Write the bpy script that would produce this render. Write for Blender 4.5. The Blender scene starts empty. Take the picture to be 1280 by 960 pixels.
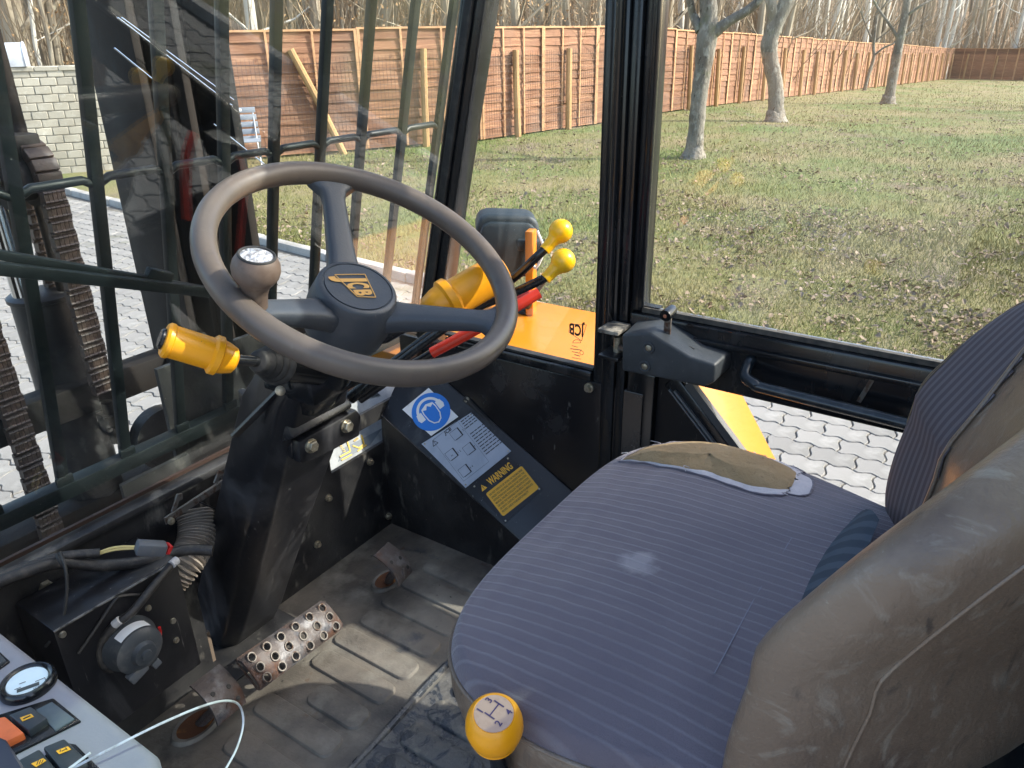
import bpy, bmesh, math, random
import numpy as np
from mathutils import Vector, Matrix
R = math.radians
rnd = random.Random(7)
S = bpy.context.scene
COL = S.collection

# ------------------------------------------------------------------ camera, sky, sun, exposure
# machine frame: X right, Y forward, Z up, cab floor at Z = 0
CAMROT = np.array([[0.55487885, -0.83180329, -0.01458599],      # camera right
                   [-0.3551359, -0.22097609, -0.90832156],       # camera down
                   [0.7523217, 0.50918843, -0.41801817]])        # view direction
FPX = 962.0
EYE = np.array([0.0, 0.0, 1.05])
cd = bpy.data.cameras.new('camera'); cam = bpy.data.objects.new('camera', cd); COL.objects.link(cam)
S.camera = cam
r_, d_, f_ = [Vector(v) for v in CAMROT]
mw = Matrix(((r_.x, -d_.x, -f_.x, 0), (r_.y, -d_.y, -f_.y, 0), (r_.z, -d_.z, -f_.z, 1.05), (0, 0, 0, 1)))
cam.matrix_world = mw
cd.sensor_fit = 'HORIZONTAL'; cd.sensor_width = 36; cd.lens = FPX / 1280 * 36
cd.clip_start = 0.03; cd.clip_end = 600
S.render.resolution_x, S.render.resolution_y = 1024, 768

SUN_EL, SUN_AZ = R(38), R(147)          # azimuth from +Y towards +X
W = bpy.data.worlds.new('World'); S.world = W; W.use_nodes = True
wn = W.node_tree.nodes; wl = W.node_tree.links
sky = wn.new('ShaderNodeTexSky'); sky.sky_type = 'NISHITA'; sky.sun_disc = False
sky.sun_elevation = SUN_EL; sky.sun_rotation = SUN_AZ; sky.air_density = 1.0; sky.dust_density = 2.5
bg = [n for n in wn if n.type == 'BACKGROUND'][0]; bg.inputs['Strength'].default_value = 0.15
wl.new(sky.outputs[0], bg.inputs['Color'])
sd = bpy.data.lights.new('sun', 'SUN'); sd.energy = 2.3; sd.angle = R(0.53); sd.color = (1, 0.95, 0.87)
sun = bpy.data.objects.new('sun', sd); COL.objects.link(sun)
sdir = Vector((math.sin(SUN_AZ) * math.cos(SUN_EL), math.cos(SUN_AZ) * math.cos(SUN_EL), math.sin(SUN_EL)))
sun.rotation_euler = sdir.to_track_quat('Z', 'Y').to_euler()
sun.location = (3, -8, 12)
S.view_settings.view_transform = 'Standard'; S.view_settings.look = 'None'
S.view_settings.exposure = 1.85; S.view_settings.gamma = 1
S.render.engine = 'CYCLES'
S.cycles.max_bounces = 10; S.cycles.transparent_max_bounces = 24

# ------------------------------------------------------------------ measuring helpers (real points from sight lines)
V = Vector
def ray(x, y):
    return CAMROT.T @ np.array([(x - 640) / FPX, (y - 480) / FPX, 1.0])
def at(ax, v, x, y):
    d = ray(x, y); t = (v - EYE[ax]) / d[ax]; return V(EYE + t * d)
def dep(t, x, y): return V(EYE + t * ray(x, y))
def hit(P, N, x, y):
    d = V(ray(x, y)); E = V(EYE); N = V(N)
    return E + d * ((V(P) - E).dot(N) / d.dot(N))
def proj(P):
    c = CAMROT @ (np.array(P) - EYE)
    return 640 + FPX * c[0] / c[2], 480 + FPX * c[1] / c[2], c[2]
GZ = -0.72
def gz(X, Y): 
    s = X - 16
    z = GZ - 0.035 * (s if s > 3 else (0 if s < -3 else (s + 3) ** 2 / 12))
    return z
def ground(x, y):
    d = ray(x, y); lo, hi = 0.5, 200
    for _ in range(60):
        t = (lo + hi) / 2; P = EYE + t * d
        if P[2] > gz(P[0], P[1]): lo = t
        else: hi = t
    P = EYE + lo * d; return V(P), lo

# ------------------------------------------------------------------ mesh builder
def frame(d, up=(0, 0, 1)):
    d = V(d).normalized(); up = V(up)
    if abs(d.dot(up)) > 0.98 * up.length: up = V((1, 0, 0)) if abs(d.x) < .9 else V((0, 1, 0))
    x = up.cross(d).normalized(); y = d.cross(x); return x, y, d
def smooth_path(pts, n=6):
    P = [V(p) for p in pts]; P = [2 * P[0] - P[1]] + P + [2 * P[-1] - P[-2]]; out = []
    for i in range(1, len(P) - 2):
        for k in range(n):
            t = k / n; a, b, c, d = P[i - 1:i + 3]
            out.append(0.5 * ((2 * b) + (c - a) * t + (2 * a - 5 * b + 4 * c - d) * t * t + (3 * b - a - 3 * c + d) * t ** 3))
    out.append(P[-2]); return out
class MB:
    def __init__(s): s.v = []; s.f = []; s.m = []; s.mi = 0
    def add(s, vs, fs):
        o = len(s.v); s.v += [tuple(v) for v in vs]
        s.f += [tuple(i + o for i in f) for f in fs]; s.m += [s.mi] * len(fs); return s
    def obox(s, c, ax, ay, az, hx, hy, hz):
        c = V(c); ax, ay, az = V(ax), V(ay), V(az)
        vs = [c + ax * (hx * i) + ay * (hy * j) + az * (hz * k) for k in (-1, 1) for j in (-1, 1) for i in (-1, 1)]
        return s.add(vs, [(0, 2, 3, 1), (4, 5, 7, 6), (0, 1, 5, 4), (2, 6, 7, 3), (0, 4, 6, 2), (1, 3, 7, 5)])
    def box(s, a, b):
        a, b = V(a), V(b); h = (b - a) / 2
        return s.obox((a + b) / 2, (1, 0, 0), (0, 1, 0), (0, 0, 1), abs(h.x), abs(h.y), abs(h.z))
    def bar(s, p, q, w, h, up=(0, 0, 1)):
        p, q = V(p), V(q); x, y, d = frame(q - p, up)
        return s.obox((p + q) / 2, x, y, d, w / 2, h / 2, (q - p).length / 2)
    def prism(s, poly, off):
        n = len(poly); off = V(off); poly = [V(p) for p in poly]
        vs = poly + [p + off for p in poly]
        return s.add(vs, [tuple(range(n))[::-1], tuple(range(n, 2 * n))] + [(i, (i + 1) % n, n + (i + 1) % n, n + i) for i in range(n)])
    def tube(s, pts, r, n=8, cap=True):
        pts = [V(p) for p in pts]; L = len(pts); rr = r if isinstance(r, (list, tuple)) else [r] * L
        x, y, d = frame(pts[1] - pts[0]); vs = []; fs = []
        for i in range(L):
            dd = (pts[min(i + 1, L - 1)] - pts[max(i - 1, 0)])
            if dd.length < 1e-9: dd = d
            dd = dd.normalized(); x = (x - dd * x.dot(dd)).normalized(); y = dd.cross(x)
            for k in range(n):
                a = 2 * math.pi * k / n; vs.append(pts[i] + (x * math.cos(a) + y * math.sin(a)) * rr[i])
        for i in range(L - 1):
            for k in range(n):
                fs.append((i * n + k, i * n + (k + 1) % n, (i + 1) * n + (k + 1) % n, (i + 1) * n + k))
        if cap: fs += [tuple(range(n))[::-1], tuple(range((L - 1) * n, L * n))]
        return s.add(vs, fs)
    def lathe(s, prof, o, d, n=24):       # prof: (radius, along)
        o = V(o); x, y, d = frame(d)
        pts = [o + d * h for r, h in prof]; vs = []; fs = []
        for (r, h), p in zip(prof, pts):
            for k in range(n):
                a = 2 * math.pi * k / n; vs.append(p + (x * math.cos(a) + y * math.sin(a)) * max(r, 1e-5))
        for i in range(len(prof) - 1):
            for k in range(n): fs.append((i * n + k, i * n + (k + 1) % n, (i + 1) * n + (k + 1) % n, (i + 1) * n + k))
        fs += [tuple(range(n))[::-1], tuple(range((len(prof) - 1) * n, len(prof) * n))]
        return s.add(vs, fs)
    def torus(s, c, nrm, Rr, r, n=64, m=14, sq=1.0, grip=0):
        c = V(c); x, y, d = frame(nrm); vs = []; fs = []
        for i in range(n):
            a = 2 * math.pi * i / n; e = x * math.cos(a) + y * math.sin(a)
            for k in range(m):
                b = 2 * math.pi * k / m
                r2 = r * (1 + grip * math.cos(a * 22) * (math.sin(b) < 0) * .0 )
                vs.append(c + e * (Rr + r2 * math.cos(b)) + d * (r2 * sq * math.sin(b)))
        for i in range(n):
            for k in range(m):
                fs.append((i * m + k, ((i + 1) % n) * m + k, ((i + 1) % n) * m + (k + 1) % m, i * m + (k + 1) % m))
        return s.add(vs, fs)
    def grid(s, fn, nu, nv, cu=False, cv=False):
        vs = [fn(i / (nu if cu else nu - 1), j / (nv if cv else nv - 1)) for i in range(nu) for j in range(nv)]; fs = []
        for i in range(nu if cu else nu - 1):
            for j in range(nv if cv else nv - 1):
                a, b = (i + 1) % nu, (j + 1) % nv
                fs.append((i * nv + j, a * nv + j, a * nv + b, i * nv + b))
        return s.add(vs, fs)
    def build(s, name, mat, parent=None, bev=0, ang=38, smooth=True, seg=2, fix=True):
        me = bpy.data.meshes.new(name)
        off = V(parent_loc(parent)) if parent is not None else V((0, 0, 0))
        me.from_pydata([(v[0] - off.x, v[1] - off.y, v[2] - off.z) for v in s.v], [], s.f)
        mats = mat if isinstance(mat, (list, tuple)) else [mat]
        for m in mats: me.materials.append(m)
        if len(mats) > 1: me.polygons.foreach_set('material_index', s.m)
        if fix or bev:
            bm = bmesh.new(); bm.from_mesh(me)
            bmesh.ops.recalc_face_normals(bm, faces=bm.faces)
            if bev:
                es = [e for e in bm.edges if len(e.link_faces) == 2 and e.calc_face_angle(0) > R(35)]
                bmesh.ops.bevel(bm, geom=es, offset=bev, offset_type='OFFSET', segments=seg, profile=.5, affect='EDGES', clamp_overlap=True)
            bm.to_mesh(me); bm.free()
        if smooth:
            me.polygons.foreach_set('use_smooth', [True] * len(me.polygons)); me.set_sharp_from_angle(angle=R(ang))
        me.update()
        o = bpy.data.objects.new(name, me); COL.objects.link(o)
        if parent is not None: o.parent = parent
        return o
def parent_loc(p):
    l = V((0, 0, 0))
    while p is not None: l = l + p.location; p = p.parent
    return l
def thing(name, label, cat, loc=(0, 0, 0), group=None):
    o = bpy.data.objects.new(name, None); COL.objects.link(o); o.location = loc; o.empty_display_size = .1
    return tag(o, label, cat, group)
def tag(o, label=None, cat=None, group=None, kind=None):
    for k, v in (('label', label), ('category', cat), ('group', group), ('kind', kind)):
        if v: o[k] = v
    return o
def copy_obj(o, parent=None, loc=None):
    c = o.copy(); COL.objects.link(c)
    if parent is not None: c.parent = parent
    if loc is not None: c.location = loc
    for ch in o.children: copy_obj(ch, c)
    return c
_tc = {}
def text_mesh(t, shear=0.0, bold=0.0, spacing=1.0):
    k = (t, shear, bold, spacing)
    if k not in _tc:
        cu = bpy.data.curves.new('t', 'FONT'); cu.body = t; cu.size = 1; cu.shear = shear; cu.offset = bold; cu.space_character = spacing
        cu.resolution_u = 3
        o = bpy.data.objects.new('t', cu); COL.objects.link(o)
        bpy.context.view_layer.update()
        me = o.to_mesh(); _tc[k] = ([tuple(v.co) for v in me.vertices], [tuple(p.vertices) for p in me.polygons])
        o.to_mesh_clear(); bpy.data.objects.remove(o); bpy.data.curves.remove(cu)
    return _tc[k]
def put_text(mb, t, o, ex, ey, h, w=None, center=False, **kw):
    """flat lettering: baseline start o, reading direction ex, up ey, cap height h, optional total width w"""
    vs, fs = text_mesh(t, **kw); ex, ey, o = V(ex).normalized(), V(ey).normalized(), V(o)
    x0 = min(v[0] for v in vs); x1 = max(v[0] for v in vs)
    sy = h / .7; sx = w / (x1 - x0) if w else sy
    c = (x1 - x0) / 2 * sx if center else 0
    mb.add([o + ex * ((v[0] - x0) * sx - c) + ey * (v[1] * sy) for v in vs], fs)

# ------------------------------------------------------------------ materials
def new_mat(name):
    m = bpy.data.materials.new(name); m.use_nodes = True
    nt = m.node_tree; b = nt.nodes['Principled BSDF']; return m, nt, b
def setin(b, **k):
    for n, v in k.items():
        b.inputs[n.replace('_', ' ')].default_value = v
def c4(c): return (c[0], c[1], c[2], 1)
def mask(nt, co, scale, lo, hi, detail=6, rough=.6, dist=0, vec=None, kind='noise'):
    src = co
    if vec:
        mp = nt.nodes.new('ShaderNodeMapping'); mp.inputs['Scale'].default_value = vec
        nt.links.new(co, mp.inputs[0]); src = mp.outputs[0]
    if kind == 'noise':
        n = nt.nodes.new('ShaderNodeTexNoise'); n.inputs['Scale'].default_value = scale; n.inputs['Detail'].default_value = detail
        n.inputs['Roughness'].default_value = rough; n.inputs['Distortion'].default_value = dist; out = n.outputs[0]
    else:
        n = nt.nodes.new('ShaderNodeTexVoronoi'); n.inputs['Scale'].default_value = scale; out = n.outputs['Distance']
    nt.links.new(src, n.inputs['Vector'])
    mr = nt.nodes.new('ShaderNodeMapRange'); mr.inputs[1].default_value = lo; mr.inputs[2].default_value = hi; mr.clamp = True
    nt.links.new(out, mr.inputs[0]); return mr.outputs[0]
def mat(name, base, rough=.5, metal=0, layers=(), bump=(), coat=0, spec=.5, isl=0):
    """layers: (colour, scale, lo, hi[, vec, rough, dist]) mixed over base by noise; bump: (scale, strength[, vec])"""
    m, nt, b = new_mat(name); L = nt.links
    tc = nt.nodes.new('ShaderNodeTexCoord'); co = tc.outputs['Object']
    setin(b, Roughness=rough, Metallic=metal); b.inputs['Specular IOR Level'].default_value = spec
    if coat: b.inputs['Coat Weight'].default_value = coat; b.inputs['Coat Roughness'].default_value = .08
    b.inputs['Base Color'].default_value = c4(base); cur = None; rcur = None
    for ly in layers:
        col, sc, lo, hi = ly[:4]; vec = ly[4] if len(ly) > 4 else None
        mk = mask(nt, co, sc, lo, hi, vec=vec, dist=ly[6] if len(ly) > 6 else 0)
        mx = nt.nodes.new('ShaderNodeMix'); mx.data_type = 'RGBA'
        L.new(mk, mx.inputs[0]); mx.inputs[7].default_value = c4(col)
        if cur is None: mx.inputs[6].default_value = c4(base)
        else: L.new(cur, mx.inputs[6])
        cur = mx.outputs[2]
        if len(ly) > 5 and ly[5] is not None:
            mr = nt.nodes.new('ShaderNodeMix'); mr.data_type = 'FLOAT'; L.new(mk, mr.inputs[0]); mr.inputs[3].default_value = ly[5]
            if rcur is None: mr.inputs[2].default_value = rough
            else: L.new(rcur, mr.inputs[2])
            rcur = mr.outputs[0]
    if isl:                                        # every separate piece gets its own tone
        ge = nt.nodes.new('ShaderNodeNewGeometry'); hs = nt.nodes.new('ShaderNodeHueSaturation'); mr = nt.nodes.new('ShaderNodeMapRange')
        oi = nt.nodes.new('ShaderNodeObjectInfo'); ad = nt.nodes.new('ShaderNodeMath'); ad.operation = 'ADD'; fr_ = nt.nodes.new('ShaderNodeMath'); fr_.operation = 'FRACT'
        L.new(ge.outputs['Random Per Island'], ad.inputs[0]); L.new(oi.outputs['Random'], ad.inputs[1]); L.new(ad.outputs[0], fr_.inputs[0])
        mr.inputs[3].default_value = 1 - isl; mr.inputs[4].default_value = 1 + isl; L.new(fr_.outputs[0], mr.inputs[0]); L.new(mr.outputs[0], hs.inputs['Value'])
        if cur is not None: L.new(cur, hs.inputs['Color'])
        else: hs.inputs['Color'].default_value = c4(base)
        cur = hs.outputs[0]
    if cur is not None: L.new(cur, b.inputs['Base Color'])
    if rcur is not None: L.new(rcur, b.inputs['Roughness'])
    prev = None
    for bp in bump:
        sc, st = bp[:2]; vec = bp[2] if len(bp) > 2 else None
        mk = mask(nt, co, sc, 0.2, 0.8, vec=vec)
        bn = nt.nodes.new('ShaderNodeBump'); bn.inputs['Strength'].default_value = st; bn.inputs['Distance'].default_value = bp[3] if len(bp) > 3 else .002
        L.new(mk, bn.inputs['Height'])
        if prev: L.new(prev, bn.inputs['Normal'])
        prev = bn.outputs[0]
    if prev: L.new(prev, b.inputs['Normal'])
    m['co'] = 1
    return m
DUST = (.16, .15, .13)
M = {}
M['black'] = mat('black_paint', (.010, .010, .012), .22, layers=[((.045, .045, .048), 7, .5, .85, None, .5), (DUST, 60, .68, .78, (1, 1, .3), .7), ((.30, .29, .27), 190, .74, .80, None, .7)], bump=[(240, .06), (18, .05)])
M['black_dirty'] = mat('dirty_black_steel', (.013, .013, .015), .4, layers=[((.06, .058, .055), 6, .42, .8, None, .6), (DUST, 26, .58, .75, (1, 1, .4), .8), ((.33, .31, .28), 130, .70, .78, None, .8)], bump=[(120, .2)])
M['black_scuffed'] = mat('scuffed_black_steel', (.011, .011, .013), .3, layers=[((.07, .07, .075), 9, .5, .8, (1, 1, .35), .5, 1.5), ((.20, .19, .18), 40, .66, .74, (2.5, 2.5, .25), .7, 1), (DUST, 130, .7, .78, None, .8)], bump=[(60, .1)])
M['frame'] = mat('black_frame_paint', (.009, .010, .012), .18, layers=[((.03, .032, .035), 12, .5, .8, (1, 1, .3), .4), (DUST, 150, .72, .78, None, .7)], bump=[(60, .03)])
M['rubber'] = mat('black_rubber', (.018, .018, .018), .6, layers=[((.07, .066, .06), 40, .5, .8, None, .8)], bump=[(200, .2)])
M['guard'] = mat('dark_green_black_bars', (.008, .012, .013), .42, layers=[((.022, .028, .03), 9, .5, .8, None, .5), ((.25, .25, .22), 110, .72, .78, None, .8)], bump=[(100, .08)], spec=.3)
M['mast'] = mat('greasy_mast_steel', (.014, .012, .011), .7, layers=[((.026, .019, .014), 5, .45, .7, (1, 1, .3), .75), ((.008, .010, .011), 11, .5, .7, (1, 1, .3), .55), ((.07, .063, .052), 90, .70, .80, None, .8)], bump=[(50, .2)], spec=.2)
M['chain'] = mat('greasy_rusty_chain', (.040, .028, .023), .45, layers=[((.085, .052, .038), 30, .45, .7, None, .6), ((.14, .12, .10), 120, .65, .75, None, .7)], bump=[(200, .3)])
M['chrome'] = mat('chrome_rod', (.62, .66, .68), .12, 1)
M['wheel_rim'] = mat('worn_wheel_plastic', (.092, .076, .065), .38, layers=[((.14, .108, .084), 7, .4, .7, None, .42), ((.045, .045, .05), 15, .55, .75, None, .32), ((.14, .12, .10), 90, .62, .8, (1, 1, .4), .5)], bump=[(90, .06)])
M['wheel_hub'] = mat('slate_hub_plastic', (.046, .054, .066), .42, layers=[((.06, .064, .072), 14, .5, .8, None, .5), ((.16, .155, .15), 120, .68, .8, None, .7)], bump=[(350, .12)])
M['yellow'] = mat('orange_yellow_plastic', (.90, .37, .008), .33, layers=[((.76, .27, .008), 9, .5, .8, None, .4), ((.45, .20, .03), 55, .66, .80, None, .5), ((.20, .12, .05), 160, .72, .80, None, .6)], bump=[(60, .04)])
M['yellow_knob'] = mat('lemon_yellow_plastic', (.86, .48, .006), .3, layers=[((.74, .38, .01), 20, .5, .8), ((.35, .22, .04), 110, .66, .78, None, .5)], bump=[(50, .04)])
M['yellow_paint'] = mat('machine_yellow_paint', (.54, .180, .003), .34, layers=[((.48, .165, .006), 4, .4, .8, None, .45), ((.4, .24, .08), 60, .68, .8, None, .7)], coat=.3, bump=[(25, .03)])
M['red'] = mat('red_lever_paint', (.72, .045, .02), .35, layers=[((.5, .03, .02), 40, .5, .75)])
M['bolt'] = mat('zinc_bolt', (.50, .46, .37), .35, .85, layers=[((.28, .24, .17), 120, .45, .65, None, .6)])
M['rust'] = mat('rusty_steel_pedal', (.085, .070, .065), .5, .3, layers=[((.11, .050, .028), 14, .48, .62, None, .8), ((.15, .145, .15), 22, .52, .66, None, .33), ((.05, .055, .068), 26, .55, .68, None, .5)], bump=[(70, .5), (240, .3)])
M['worn_edge'] = mat('worn_bright_steel', (.15, .135, .12), .5, .5, layers=[((.09, .052, .035), 90, .5, .62, None, .7)])
M['floor'] = mat('dirty_floor_mat', (.195, .170, .140), .55, layers=[((.062, .058, .054), 4.5, .42, .62, None, .6), ((.075, .062, .05), 1.7, .50, .62), ((.25, .232, .195), 11, .50, .72, None, .75), ((.05, .056, .066), 8, .61, .69, None, .28), ((.12, .072, .045), 16, .64, .74, None, .7), ((.30, .28, .24), 170, .70, .76, None, .8), ((.03, .028, .026), 60, .66, .72, None, .5)], bump=[(35, .35), (160, .3)])
M['floor_wet'] = mat('grimy_rear_mat', (.125, .120, .112), .5, layers=[((.040, .046, .056), 16, .47, .55, None, .16, 1.5), ((.25, .23, .19), 22, .56, .70, None, .7), ((.34, .33, .30), 140, .68, .76, None, .8)], bump=[(30, .9, None, .004), (140, .4)])
M['hole'] = mat('rusty_hole', (.10, .035, .012), .8, layers=[((.30, .12, .02), 40, .5, .7)])
M['console'] = mat('grey_console_plastic', (.27, .28, .32), .48, layers=[((.22, .23, .27), 6, .4, .7), ((.36, .36, .37), 120, .66, .78)], bump=[(420, .12)])
M['switch'] = mat('switch_plastic', (.030, .038, .045), .4, layers=[((.075, .08, .085), 40, .5, .8)], bump=[(300, .08)])
M['switch_blank'] = mat('blank_plate_plastic', (.085, .115, .135), .5, layers=[((.12, .14, .15), 60, .45, .75)], bump=[(300, .1)])
M['orange'] = mat('orange_switch', (.72, .16, .045), .42, layers=[((.6, .13, .04), 60, .5, .7)])
M['label_yellow'] = mat('yellow_label', (.85, .45, .03), .45, layers=[((.7, .36, .05), 60, .55, .75)])
M['print'] = mat('black_print', (.018, .018, .022), .5)
M['print_dark'] = mat('brown_print', (.05, .035, .02), .5)
M['white'] = mat('white_plate', (.78, .80, .82), .4, layers=[((.62, .63, .62), 60, .6, .8)])
M['blue'] = mat('signal_blue', (.012, .19, .68), .4)
M['alu'] = mat('brushed_aluminium_plate', (.44, .48, .54), .36, .6, layers=[((.36, .40, .46), 30, .4, .7, (1, 1, .2)), ((.6, .6, .6), 160, .68, .76)])
M['silver'] = mat('silver_instrument_panel', (.34, .36, .365), .55, 0, layers=[((.20, .215, .22), 25, .45, .7), ((.15, .15, .14), 150, .70, .78)])
M['lcd'] = mat('grey_lcd', (.06, .07, .065), .3)
M['dial'] = mat('pale_dial', (.70, .84, .88), .35)
M['gold'] = mat('worn_gold_print', (.62, .34, .09), .5)
M['knob_disc'] = mat('pink_cream_disc', (.50, .33, .25), .45, layers=[((.42, .26, .19), 90, .5, .7)])
M['ink'] = mat('purple_ink', (.06, .04, .12), .5)
M['spinner'] = mat('brown_spinner_knob', (.115, .078, .058), .5, layers=[((.16, .12, .095), 40, .45, .7), ((.06, .045, .04), 70, .6, .75)])
M['foil'] = mat('crumpled_silver_foil', (.72, .72, .74), .28, .75, layers=[((.35, .33, .33), 150, .48, .6)], bump=[(170, 1.0, None, .004)])
M['foam'] = mat('old_seat_foam', (.30, .205, .105), .95, layers=[((.36, .255, .14), 24, .4, .7), ((.19, .125, .06), 70, .6, .72)], bump=[(120, .5, None, .003), (500, .5)])
M['lining'] = mat('white_torn_lining', (.52, .49, .51), .85, layers=[((.42, .40, .44), 70, .5, .75)], bump=[(300, .5)])
M['vinyl'] = mat('worn_brown_vinyl', (.150, .106, .076), .33, layers=[((.200, .150, .110), 4, .38, .66, None, .36), ((.098, .070, .056), 7, .56, .72, None, .34), ((.085, .068, .056), 26, .60, .70, (1, 1, .4), .45, 2.0), ((.27, .235, .19), 30, .54, .76, (1, .35, .5), .45, 3.0), ((.30, .27, .23), 170, .68, .78, None, .6)], bump=[(14, .35, (1, .7, .5), .006), (60, .22, (1, 1, .4)), (320, .2)])
M['seatbelt'] = mat('teal_grey_webbing', (.030, .052, .075), .75, bump=[(900, .4)])
M['wire_black'] = mat('black_wire_sleeve', (.022, .021, .021), .45, layers=[((.09, .08, .07), 70, .5, .75, None, .7)], bump=[(300, .25)])
M['wire_yellow'] = mat('yellow_wire', (.72, .58, .24), .45)
M['wire_red'] = mat('red_wire', (.55, .02, .02), .4)
M['wire_white'] = mat('white_cable', (.62, .66, .68), .45, layers=[((.35, .35, .34), 60, .5, .7)])
M['connector'] = mat('grey_connector', (.10, .11, .125), .5, layers=[(DUST, 60, .55, .75)])
M['duct'] = mat('dusty_beige_duct', (.34, .29, .24), .75, layers=[((.18, .145, .12), 30, .5, .7), ((.46, .41, .36), 80, .6, .75)], bump=[(200, .3)])
M['motor'] = mat('fan_motor_plastic', (.05, .058, .068), .45, layers=[((.11, .11, .11), 50, .5, .75)])
M['lamp'] = mat('teal_black_lamp_plastic', (.013, .023, .030), .55, layers=[((.026, .038, .045), 12, .45, .75), ((.18, .19, .19), 200, .68, .76)], bump=[(350, .25)])
M['latch'] = mat('charcoal_latch_plastic', (.036, .042, .048), .5, layers=[((.062, .068, .074), 16, .45, .75), ((.17, .165, .16), 120, .66, .76, None, .8)], bump=[(320, .2)])
M['ceil'] = mat('grey_headlining', (.30, .30, .30), .9)

def glass_mat(name, tint, dust=.03, refl=1.0):
    m = bpy.data.materials.new(name); m.use_nodes = True; nt = m.node_tree; nt.nodes.clear(); L = nt.links
    out = nt.nodes.new('ShaderNodeOutputMaterial')
    tr = nt.nodes.new('ShaderNodeBsdfTransparent'); tr.inputs[0].default_value = c4(tint)
    gl = nt.nodes.new('ShaderNodeBsdfGlossy'); gl.inputs['Roughness'].default_value = 0.0; gl.inputs[0].default_value = (refl, refl, refl, 1)
    fr = nt.nodes.new('ShaderNodeFresnel'); ge = nt.nodes.new('ShaderNodeNewGeometry')
    io = nt.nodes.new('ShaderNodeMapRange'); io.inputs[3].default_value = 1.5; io.inputs[4].default_value = 1 / 1.5     # the node inverts the IOR on back faces
    L.new(ge.outputs['Backfacing'], io.inputs[0]); L.new(io.outputs[0], fr.inputs['IOR'])
    m1 = nt.nodes.new('ShaderNodeMixShader'); L.new(fr.outputs[0], m1.inputs[0]); L.new(tr.outputs[0], m1.inputs[1]); L.new(gl.outputs[0], m1.inputs[2])
    df = nt.nodes.new('ShaderNodeBsdfDiffuse'); df.inputs[0].default_value = (.55, .56, .52, 1)
    tc = nt.nodes.new('ShaderNodeTexCoord')
    a = mask(nt, tc.outputs['Object'], 5, .35, .8, vec=(1, 1, .4)); s = mask(nt, tc.outputs['Object'], 130, .72, .77, detail=2)
    mm = nt.nodes.new('ShaderNodeMath'); mm.operation = 'MULTIPLY'; L.new(a, mm.inputs[0]); mm.inputs[1].default_value = dust
    ms = nt.nodes.new('ShaderNodeMath'); ms.operation = 'MULTIPLY'; L.new(s, ms.inputs[0]); L.new(a, ms.inputs[1])
    mk = nt.nodes.new('ShaderNodeMath'); mk.operation = 'MULTIPLY_ADD'; L.new(ms.outputs[0], mk.inputs[0]); mk.inputs[1].default_value = .16; L.new(mm.outputs[0], mk.inputs[2])
    m2 = nt.nodes.new('ShaderNodeMixShader'); L.new(mk.outputs[0], m2.inputs[0]); L.new(m1.outputs[0], m2.inputs[1]); L.new(df.outputs[0], m2.inputs[2])
    L.new(m2.outputs[0], out.inputs[0]); return m
M['glass'] = glass_mat('windscreen_glass', (.96, .982, .972), .007)
M['glass_side'] = glass_mat('side_glass', (.97, .985, .975), .004)
M['glass_rear'] = glass_mat('tinted_rear_glass', (.50, .57, .52), .03); M['glass_roof'] = glass_mat('added_roof_glass', (.93, .95, .94), .02)

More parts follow.
